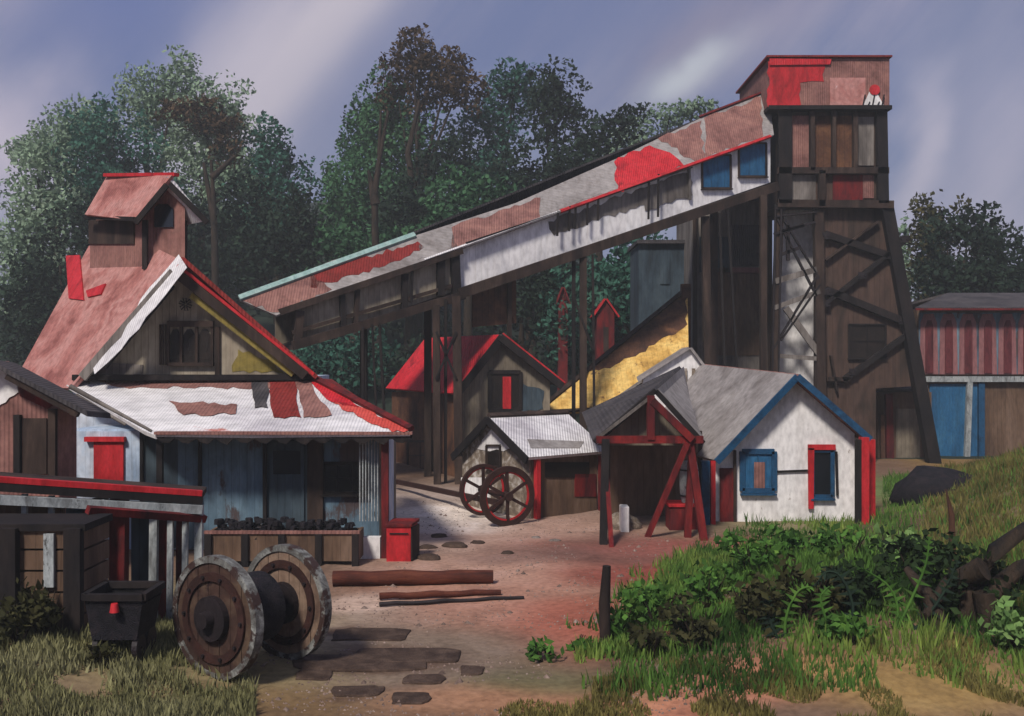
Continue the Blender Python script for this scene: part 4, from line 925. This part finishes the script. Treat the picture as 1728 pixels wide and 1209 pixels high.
def tree(px, D_, lobes, m_, lab, name='broadleaf_tree', size=.5, dens=1.5, trunk=True, sub=None, lean=0, grp='trees on the hillside'):
    x = X(px, D_); g = T(x, D_); t_ = thing(name, (x, D_, g), lab, 'tree', grp)
    L_ = []
    for l in lobes:
        lx, ly, rx, rz = l[:4]; c = P(lx, ly, D_); k = D_ / F; ti = l[4] if len(l) > 4 else 0
        L_.append(((c.x, c.y + random.uniform(-1, 1), c.z), rx * k * 1.16, min(rx, rz) * k * .8, rz * k * 1.14, ti))
    leafmesh('crown', L_, size, dens, m_, t_)
    if sub: 
        L2 = []
        for l in sub[1]: c = P(l[0], l[1], D_); k = D_ / F; L2.append(((c.x, c.y - 1.2, c.z), l[2] * k, l[2] * k * .6, l[3] * k, l[4] if len(l) > 4 else 0))
        leafmesh('crown', L2, size, dens, M[sub[0]], t_)
    top = V(L_[0][0]); b = V((x, D_, g - .3)); mb = MB()
    mid = b.lerp(top, .5) + V((lean, 0, 0)); mb.tube([b, mid, top], [.42, .28, .08], 9)
    for l in L_[1:]:
        c = V(l[0]); s_ = b.lerp(top, random.uniform(.35, .6)) + V((lean * .7, 0, 0)); mb.tube([s_, s_.lerp(c, .5) + V((0, 0, .3)), c], [.17, .11, .04], 6)
    mb.build('trunk', M['bark'], t_)
    return t_
TR = [
 (70, 78, [(60, 300, 50, 90, .3), (95, 380, 60, 80, .3), (40, 440, 60, 90)], 'leaf_grey', 'pale grey green tree at the far left edge'),
 (90, 84, [(95, 235, 75, 42, .6), (150, 215, 60, 40), (60, 262, 40, 22)], 'leaf_grey', 'pale spreading tree crown standing farthest left against the sky'),
 (190, 80, [(190, 250, 70, 75), (160, 320, 70, 80), (220, 330, 80, 80)], 'leaf_teal', 'dark teal tree rising directly behind the cupola roof'),
 (250, 86, [(245, 170, 52, 62), (300, 130, 40, 44), (300, 210, 60, 60)], 'leaf_grey', 'tall pale grey topped tree right of the cupola'),
 (330, 82, [(350, 190, 58, 62, .3), (390, 250, 50, 60), (330, 280, 70, 70), (400, 330, 50, 60)], 'leaf_grey', 'tree with brownish streaked crown right of the tall pale topped tree', ('leaf_brown', [(330, 190, 55, 22, .9), (370, 215, 50, 20, .9), (390, 260, 30, 40)])),
 (300, 74, [(320, 400, 70, 70), (380, 430, 70, 60), (420, 360, 45, 60)], 'leaf_dark', 'low dark tree immediately right of the cupola'),
 (470, 82, [(455, 255, 42, 55), (480, 300, 52, 60), (450, 360, 60, 70)], 'leaf_teal', 'blue green tree with a rounded top left of the sky gap'),
 (470, 72, [(480, 400, 55, 60), (430, 430, 60, 55), (520, 420, 40, 50), (510, 350, 22, 55)], 'leaf_dark', 'low dark tree above the teal ridge of the gallery'),
 (130, 70, [(110, 450, 70, 90, .5), (60, 540, 60, 80), (160, 390, 40, 60)], 'leaf_dark', 'dark tree behind the left end of the pink roof'),
 (590, 84, [(600, 260, 42, 90, .2), (575, 350, 40, 80), (640, 190, 46, 70)], 'leaf_green', 'slim green tree just right of the sky gap'),
 (640, 80, [(680, 260, 80, 95), (620, 340, 70, 80), (700, 350, 80, 80), (660, 200, 60, 50)], 'leaf_green', 'broad mid green tree below the brown crown'),
 (705, 78, [(705, 130, 66, 48), (700, 90, 34, 40), (775, 140, 46, 44), (670, 165, 36, 24), (760, 105, 40, 28)], 'leaf_brown', 'tallest tree with a ragged brown crown above the green trees'),
 (720, 73, [(730, 300, 60, 70, .7), (690, 370, 60, 50, .5), (660, 420, 80, 40)], 'leaf_dark', 'dark slanting tree beneath the brown crown'),
 (830, 82, [(850, 190, 52, 62), (870, 140, 42, 34), (800, 250, 50, 70), (830, 310, 60, 70)], 'leaf_teal', 'blue green tree between the brown crown and the black tree'),
 (930, 76, [(940, 150, 44, 50), (955, 210, 46, 52), (920, 190, 32, 50)], 'leaf_dark', 'tall black green tree right of the teal tree'),
 (900, 70, [(880, 290, 60, 60, .6), (940, 290, 60, 50, .6), (900, 330, 60, 34)], 'leaf_dark', 'low black green tree above the middle of the gallery roof'),
 (1010, 74, [(1010, 240, 52, 34, 1.2), (1050, 200, 36, 22, 1.2), (980, 280, 50, 36, 1.0)], 'leaf_dark', 'dark tree sweeping up to the right above the gallery'),
 (1080, 80, [(1080, 230, 60, 34, 1.0), (1130, 195, 50, 22, 1.0), (1030, 290, 50, 34), (1170, 185, 40, 16, .8)], 'leaf_grey', 'pale green tree behind the upper gallery roof'),
 (1590, 70, [(1590, 350, 44, 46), (1610, 420, 60, 60), (1560, 400, 30, 44), (1570, 460, 40, 40)], 'leaf_olive', 'olive brown tree right of the headframe tower'),
 (1660, 66, [(1660, 390, 40, 46), (1680, 440, 46, 50), (1640, 470, 60, 40)], 'leaf_dark', 'dark tree with a low crown right of the olive tree'),
 (1720, 68, [(1700, 450, 40, 30), (1730, 430, 36, 30), (1720, 480, 50, 36)], 'leaf_dark', 'dark low tree at the right edge above the warehouse roof'),
 (1500, 74, [(1545, 500, 30, 60), (1530, 430, 14, 60)], 'leaf_grey', 'thin grey tree partly hidden by the right tower leg'),
 (880, 64, [(880, 520, 60, 60), (930, 470, 50, 50), (830, 600, 40, 60)], 'leaf_dark', 'dark tree below the gallery behind the red roofed house'),
 (1020, 66, [(1060, 480, 50, 60), (1100, 540, 50, 60), (1000, 600, 60, 50)], 'leaf_teal', 'dark teal tree under the gallery beside the red huts'),
 (1080, 63, [(1080, 450, 60, 60), (1040, 520, 60, 60), (1120, 470, 50, 50), (960, 540, 50, 60), (980, 470, 50, 50)], 'leaf_teal', 'dense dark teal tree filling the gap beneath the upper gallery'),
 (790, 66, [(790, 350, 70, 60), (740, 400, 60, 40), (840, 360, 60, 40)], 'leaf_green', 'green tree just above the middle of the gallery roof'),
 (600, 70, [(590, 420, 60, 50), (560, 470, 50, 40), (640, 430, 60, 40)], 'leaf_green', 'green tree above the red patch of the lower gallery roof'),
 (1620, 64, [(1620, 440, 60, 50), (1580, 480, 50, 40), (1660, 480, 60, 40), (1600, 400, 40, 40)], 'leaf_dark', 'dense dark tree directly behind the left part of the warehouse roof'),
 (560, 62, [(560, 620, 70, 60), (620, 600, 40, 50), (520, 640, 50, 50)], 'leaf_teal', 'dark teal tree below the lower end of the gallery'),
]
for i, a in enumerate(TR):
    px, D_, lb, mk, lab = a[:5]; far = D_ > 66
    tree(px, D_, lb, M[mk], lab, sub=a[5] if len(a) > 5 else None, size=.38, dens=3.0)
# bare trunks standing forward of the crowns
def bare(pts, r, D_, lab):
    x = X(pts[0][0], D_); g = T(x, D_); t_ = thing('bare_tree', (x, D_, g), lab, 'tree', 'bare trunks on the hillside')
    p = [P(a, b_, D_) for a, b_ in pts]; p[0].z = min(p[0].z, g)
    MB().tube(p, [r * (1 - .7 * i / (len(p) - 1)) for i in range(len(p))], 8).build('trunk', M['bark'], t_); return t_, p
t_, p = bare([(638, 400), (632, 330), (640, 270), (655, 188)], .3, 68, 'black forked bare trunk in front of the broad green tree')
MB().tube([P(634, 345, 68), P(622, 288, 68)], [.35, .1], 7).build('branch', M['bark'], t_); MB().tube([P(640, 262, 68), P(643, 185, 68)], [.16, .06], 7).build('branch', M['bark'], t_)
t_, p = bare([(366, 480), (362, 400), (360, 330), (356, 270)], .32, 70, 'bare trunk with a fork behind the right side of the cupola')
MB().tube([P(362, 380, 70), P(344, 275, 70)], [.25, .12], 7).build('branch', M['bark'], t_); MB().tube([P(358, 300, 70), P(395, 265, 70)], [.25, .12], 7).build('branch', M['bark'], t_)
t_, p = bare([(690, 420), (700, 330), (688, 260), (708, 170)], .4, 74, 'slender leaning trunk below the brown crown')
# far wood filling the hillside
lob = []
for i in range(150):
    x = random.uniform(-75, 85); y = random.uniform(88, 130); g = T(x, y); r = random.uniform(3, 5.0)
    pxx = 864 + F * x / y
    hcap = 9 if pxx < 520 or 580 < pxx < 1000 else (1 if pxx > 1050 or pxx < -100 else 4)
    if hcap < 4: continue
    lob.append(((x, y, g + random.uniform(0, hcap * .4)), r, r, r * .9, 0))
w_ = leafmesh('far_wood', lob, .9, 1.0, M['leaf_dark']); tag(w_, 'dark far wood covering the hillside behind the single trees', 'wood', kind='stuff')
lob = []
for i in range(90):
    x = random.uniform(-45, 40); y = random.uniform(60, 86); g = T(x, y); r = random.uniform(1.5, 2.8); lob.append(((x, y, g + .6), r, r, r * .8, 0))
w_ = leafmesh('undergrowth', lob, .5, .9, M['leaf_dark']); tag(w_, 'dark undergrowth at the foot of the hillside trees', 'undergrowth', kind='stuff')

def shrub(px, py, D_, rpx, hpx, mk, lab, name='shrub', size=.16, dens=1.4, grp='bushes on the grassy bank'):
    c = P(px, py, D_); g = T(c.x, D_); k = D_ / F; t_ = thing(name, (c.x, D_, g), lab, 'bush', grp)
    L_ = []; h = max(.35, hpx * k)
    for j in range(5):
        a = random.uniform(0, 6.28); r = rpx * k
        L_.append(((c.x + math.cos(a) * r * .45, D_ + math.sin(a) * r * .4, g + h * random.uniform(.35, .62)), r * random.uniform(.4, .62), r * .5, h * random.uniform(.3, .5), 0))
    leafmesh('foliage', L_, size, dens, M[mk], t_, nsc=2.2, thresh=-.1)
    mb = MB()
    for j in range(6):
        a = random.uniform(0, 6.28); mb.tube([V((c.x, D_, g - .1)), V((c.x + math.cos(a) * rpx * k * .5, D_ + math.sin(a) * rpx * k * .4, g + h * .7))], [.025, .008], 5)
    mb.build('stem', M['bark'], t_)
SH = [(1040, 1040, 17.6, 60, 70, 'leaf_shrub', 'green bush nearest the dark stake, at the left tip of the bank'), (1110, 1020, 17.8, 65, 80, 'leaf_shrub', 'green bush right of the dark stake'), (1190, 1000, 18.2, 70, 80, 'leaf_shrub', 'green bush in the middle of the lit hedge'),
      (1270, 960, 19.2, 70, 80, 'leaf_shrub', 'green bush below the left post of the white cottage'), (1330, 920, 20.5, 75, 75, 'leaf_shrub', 'rounded dark green bush below the blue window'), (1400, 910, 21.0, 70, 70, 'leaf_shrub', 'green bush below the red framed window'),
      (1480, 900, 21.5, 70, 70, 'leaf_pale', 'pale green bush below the red right post of the cottage'), (1560, 870, 23, 70, 60, 'leaf_pale', 'bright pale green bush on the slope under the black boulder'), (1180, 1070, 16.6, 70, 90, 'leaf_olive', 'dark olive bush at the front of the bank, left'),
      (1270, 1060, 16.8, 80, 100, 'leaf_olive', 'dark olive bush at the front of the bank, in its middle'), (1360, 1060, 16.6, 80, 110, 'leaf_olive', 'olive bush under the curled fern fronds'), (1460, 1060, 16.6, 80, 110, 'shrub_dark', 'black green bush right of the curled ferns'),
      (1550, 1000, 17.6, 80, 110, 'shrub_dark', 'dark bush left of the black stump'), (1100, 1090, 16.4, 50, 70, 'leaf_olive', 'low olive bush at the foot of the dark stake'), (920, 1108, 16.6, 40, 26, 'leaf_shrub', 'lowest small green tuft left of the stake, by the slabs'), (970, 1085, 17.0, 40, 40, 'leaf_shrub', 'small green tuft just left of the stake'),
      (1640, 960, 18.5, 70, 80, 'leaf_olive', 'olive bush above the black stump'), (1500, 960, 19.5, 70, 80, 'leaf_pale', 'light green leafy bush in the middle of the right bank'), (1430, 970, 19, 60, 70, 'leaf_shrub', 'green bush behind the curled ferns')]
SH += [(1620, 1060, 16.7, 80, 130, 'shrub_dark', 'black bush under the sweeping roots'), (1690, 990, 16.9, 80, 120, 'shrub_dark', 'black bush between the roots and the right edge'), (1720, 1110, 15.8, 60, 90, 'leaf_pale', 'pale green bush in the bottom right corner'), (1430, 1120, 15.8, 60, 60, 'leaf_shrub', 'green bush in front of the curled ferns')]
for s_ in SH: shrub(*s_)
for s_ in [(30, 1110, 15.2, 70, 90, 'leaf_olive', 'dark brown bush at the bottom left corner'), (75, 1070, 15.6, 50, 110, 'leaf_olive', 'dark brown bush beneath the crib wall'), (170, 1150, 14.9, 34, 46, 'leaf_olive', 'small dark tuft at the foot of the ore cart')]:
    shrub(*s_, grp='bushes at the left edge')
# ferns: curved fronds
def fern(px, D_, arcs, lab):
    x = X(px, D_); g = T(x, D_); t_ = thing('fern', (x, D_, g), lab, 'fern', 'curling ferns on the bank')
    for pts in arcs:
        p = [P(a, b_, D_) for a, b_ in pts]; q = [V((x, D_, g))] if False else []
        mb = MB(); n = 14; path = []
        for i in range(n + 1):
            f_ = i / n * (len(p) - 1); k = min(int(f_), len(p) - 2); u = f_ - k
            p0, p1, p2, p3 = p[max(k - 1, 0)], p[k], p[k + 1], p[min(k + 2, len(p) - 1)]
            path.append(.5 * ((2 * p1) + (p2 - p0) * u + (2 * p0 - 5 * p1 + 4 * p2 - p3) * u * u + (3 * p1 - p0 - 3 * p2 + p3) * u ** 3))
        mb.tube(path, [.035 * (1 - .7 * i / n) for i in range(n + 1)], 5)
        for i in range(2, n + 1):
            d = (path[i] - path[i - 1]).normalized(); s_ = d.cross(V((0, -1, 0))).normalized(); ln = .2 * math.sin(math.pi * min(1, (i + 1) / n) * .8 + .4)
            for sg in (-1, 1):
                a = path[i]; tip = a + s_ * sg * ln + d * .06 + V((0, random.uniform(-.06, .06), -.03)); mb.prism([a - d * .03, a + d * .04, tip], V((0, .004, 0)))
        mb.build('frond', M['leaf_shrub'] if random.random() < .4 else M['leaf_dark'], t_)
fern(1420, 16.0, [[(1425, 1110), (1440, 1030), (1420, 975), (1395, 965), (1378, 985)], [(1430, 1110), (1400, 1060), (1385, 1010), (1400, 990)]], 'dark fern with a frond curling over to the left')
fern(1500, 16.2, [[(1490, 1110), (1515, 1040), (1500, 990), (1452, 958)], [(1490, 1110), (1520, 1050), (1560, 960), (1568, 910)], [(1500, 1110), (1580, 1020), (1615, 950)]], 'tall green fern with upright fronds right of the curled fern')
fern(1320, 16.3, [[(1330, 1110), (1325, 1050), (1345, 1000), (1370, 990)], [(1330, 1110), (1300, 1050), (1290, 1000)]], 'small fern at the left of the curled ferns')
# dark stake, brown reed
x = X(1022, 17.2); s_ = MB().tube([V((x, 17.2, -.2)), V((x - .02, 17.2, .8)), V((x + .02, 17.2, P(0, 955, 17.2).z))], [.09, .1, .07], 8).build('stake', M['dark_wood']); tag(s_, 'dark upright stake standing at the left tip of the bushes', 'stake')
x = X(1608, 22); s_ = MB().tube([V((x, 22, T(x, 22) - .1)), P(1606, 870, 22), P(1596, 826, 22)], [.09, .07, .01], 8).build('reed', M['rust_boards']); tag(s_, 'single tall brown reed on the pale green slope', 'reed')
# black stump with roots at right
D = 16.4; st_ = thing('tree_stump', (X(1640, D), D, T(X(1640, D), D)), 'big black root mass sweeping up to the right edge', 'tree root')
mb = MB()
for pts, r0, r1 in (([(1600, 1110), (1640, 1000), (1680, 930), (1760, 870), (1850, 850)], .26, .03), ([(1640, 1120), (1660, 1010), (1720, 960), (1790, 930), (1860, 960)], .24, .03), ([(1590, 1090), (1570, 1010), (1530, 960)], .2, .06), ([(1660, 1000), (1664, 1060), (1660, 1110)], .18, .05),
                    ([(1610, 1100), (1540, 1120), (1450, 1136), (1370, 1130)], .16, .05), ([(1620, 1080), (1560, 1090), (1500, 1130)], .22, .1), ([(1660, 960), (1600, 985), (1560, 1040)], .2, .06)):
    p = [P(a, b_, D + random.uniform(-.3, .5)) for a, b_ in pts]; n = len(p)
    mb.tube(p, [r0 + (r1 - r0) * i / (n - 1) for i in range(n)], 10)
mb.build('root', M['bark'], st_)
x0 = X(1060, 15.9); s_ = MB().tube([P(1060, 1150, 15.6), P(1180, 1135, 15.8), P(1310, 1124, 15.9)], [.05, .09, .04], 8).build('branch', M['bark']); tag(s_, 'thin black fallen branch along the front of the bushes', 'branch')

# grass: blades, uncountable
def grass(name, n, fn, mk, h, lab):
    vs = []; fs = []; k = 0; tries = 0
    while k < n and tries < n * 20:
        tries += 1; r_ = fn()
        if r_ is None: continue
        x, y = r_; z = T(x, y) - .02; a = random.uniform(0, 6.28); hh = h * random.uniform(.35, 1.2) * (.6 + 1.3 * max(0, .5 + noise.noise(V((x * 1.3, y * 1.3, 4))))); w2 = random.uniform(.008, .03); lx, ly = random.uniform(-.35, .35) * hh, random.uniform(-.35, .35) * hh
        dx, dy = math.cos(a) * w2, math.sin(a) * w2
        vs += [(x - dx, y - dy, z), (x + dx, y + dy, z), (x + lx * .4 + dx * .6, y + ly * .4 + dy * .6, z + hh * .6), (x + lx, y + ly, z + hh)]; fs += [(4 * k, 4 * k + 1, 4 * k + 2, 4 * k + 3)]; k += 1
    me = bpy.data.meshes.new(name); me.from_pydata(vs, [], fs); me.materials.append(M[mk]); o = bpy.data.objects.new(name, me); COL.objects.link(o); tag(o, lab, 'grass', kind='stuff')
def rbank():
    x = random.uniform(1, 20); y = random.uniform(14.5, 42) if random.random() < .35 else random.uniform(14.5, 26); px = 864 + F * x / y
    if px > 1800: return None
    lim = 1010 + max(0, (y - 17)) * 22
    if y < 16.4 and random.random() < .55: return None
    if y > 31.5 and px < 1490: return None
    lim += 110 * noise.noise(V((x * .9, y * 1.1, 12))) - (30 if random.random() < .2 else 0)
    if px < lim or noise.noise(V((x * .8, y * .8, 2))) < -.36: return None
    return x, y
grass('green_grass', 60000, rbank, 'grass_green', .22, 'green grass over the bank on the right')
def rgold():
    x = random.uniform(9, 30); y = random.uniform(13, 44); px = 864 + F * x / y
    if px > 2250 or px < 1560: return None
    return x, y
grass('golden_grass', 60000, rgold, 'grass_gold', .26, 'golden brown grass on the slope at the right edge')
def lbank():
    x = random.uniform(-11, -3); y = random.uniform(12.5, 18.5); px = 864 + F * x / y
    if px < -80 or px > 430 - max(0, y - 15) * 30 or noise.noise(V((x * .9, y * .9, 5))) < random.uniform(-.5, -.15): return None
    return x, y
grass('pale_grass', 26000, lbank, 'grass_pale', .16, 'pale dry grass around the wheels at the bottom left')
def fbank():
    x = random.uniform(-2, 8); y = random.uniform(12.5, 16); px = 864 + F * x / y
    if px < 820 + random.uniform(-40, 40) or (px < 1000 and y > 14.6) or noise.noise(V((x * 1.1, y * 1.1, 8))) < .12: return None
    return x, y
grass('dry_grass', 14000, fbank, 'grass_gold', .12, 'short dry grass at the bottom of the picture')

# gravel and grit of the yard: uncountable
vs = []; fs = []
for i in range(9000):
    y = 13.5 + 22 * random.random() ** 1.5; px = random.uniform(380, 1250); x = (px - 864) * y / F
    if noise.noise(V((x * .7, y * .7, 6))) < -.05: continue
    z = T(x, y); r_ = random.uniform(.01, .035) * (1 + (random.random() < .06) * 1.4); k = len(vs)
    a = random.uniform(0, 6.28); ring = [(x + r_ * math.cos(a + t_ * 1.257) * random.uniform(.7, 1.2), y + r_ * math.sin(a + t_ * 1.257) * random.uniform(.7, 1.2), z - .005) for t_ in range(5)]
    vs += ring + [(x, y, z + r_ * .7)]; fs += [(k + t_, k + (t_ + 1) % 5, k + 5) for t_ in range(5)]
me = bpy.data.meshes.new('gravel'); me.from_pydata(vs, [], fs); me.materials.append(mat('gravel stone', ['5a4a42', '8a7468', 'a8968a'], 3, island=.4))
o = bpy.data.objects.new('gravel', me); COL.objects.link(o); tag(o, 'scattered gravel and grit over the reddish yard', 'gravel', kind='stuff')
# haze
hz = MB().box((-310, -60, -1.5), (310, 340, 60)).build('haze', bpy.data.materials.new('haze air')); hm = hz.data.materials[0]; hm.use_nodes = True
t = hm.node_tree; t.nodes.clear(); ho = t.nodes.new('ShaderNodeOutputMaterial'); pv = t.nodes.new('ShaderNodeVolumePrincipled'); t.links.new(pv.outputs[0], ho.inputs['Volume'])
pv.inputs['Density'].default_value = .0014; pv.inputs['Color'].default_value = (.84, .88, .86, 1); pv.inputs['Anisotropy'].default_value = .1
tag(hz, 'thin pale haze hanging in the air over the yard and trees', 'haze', kind='stuff')
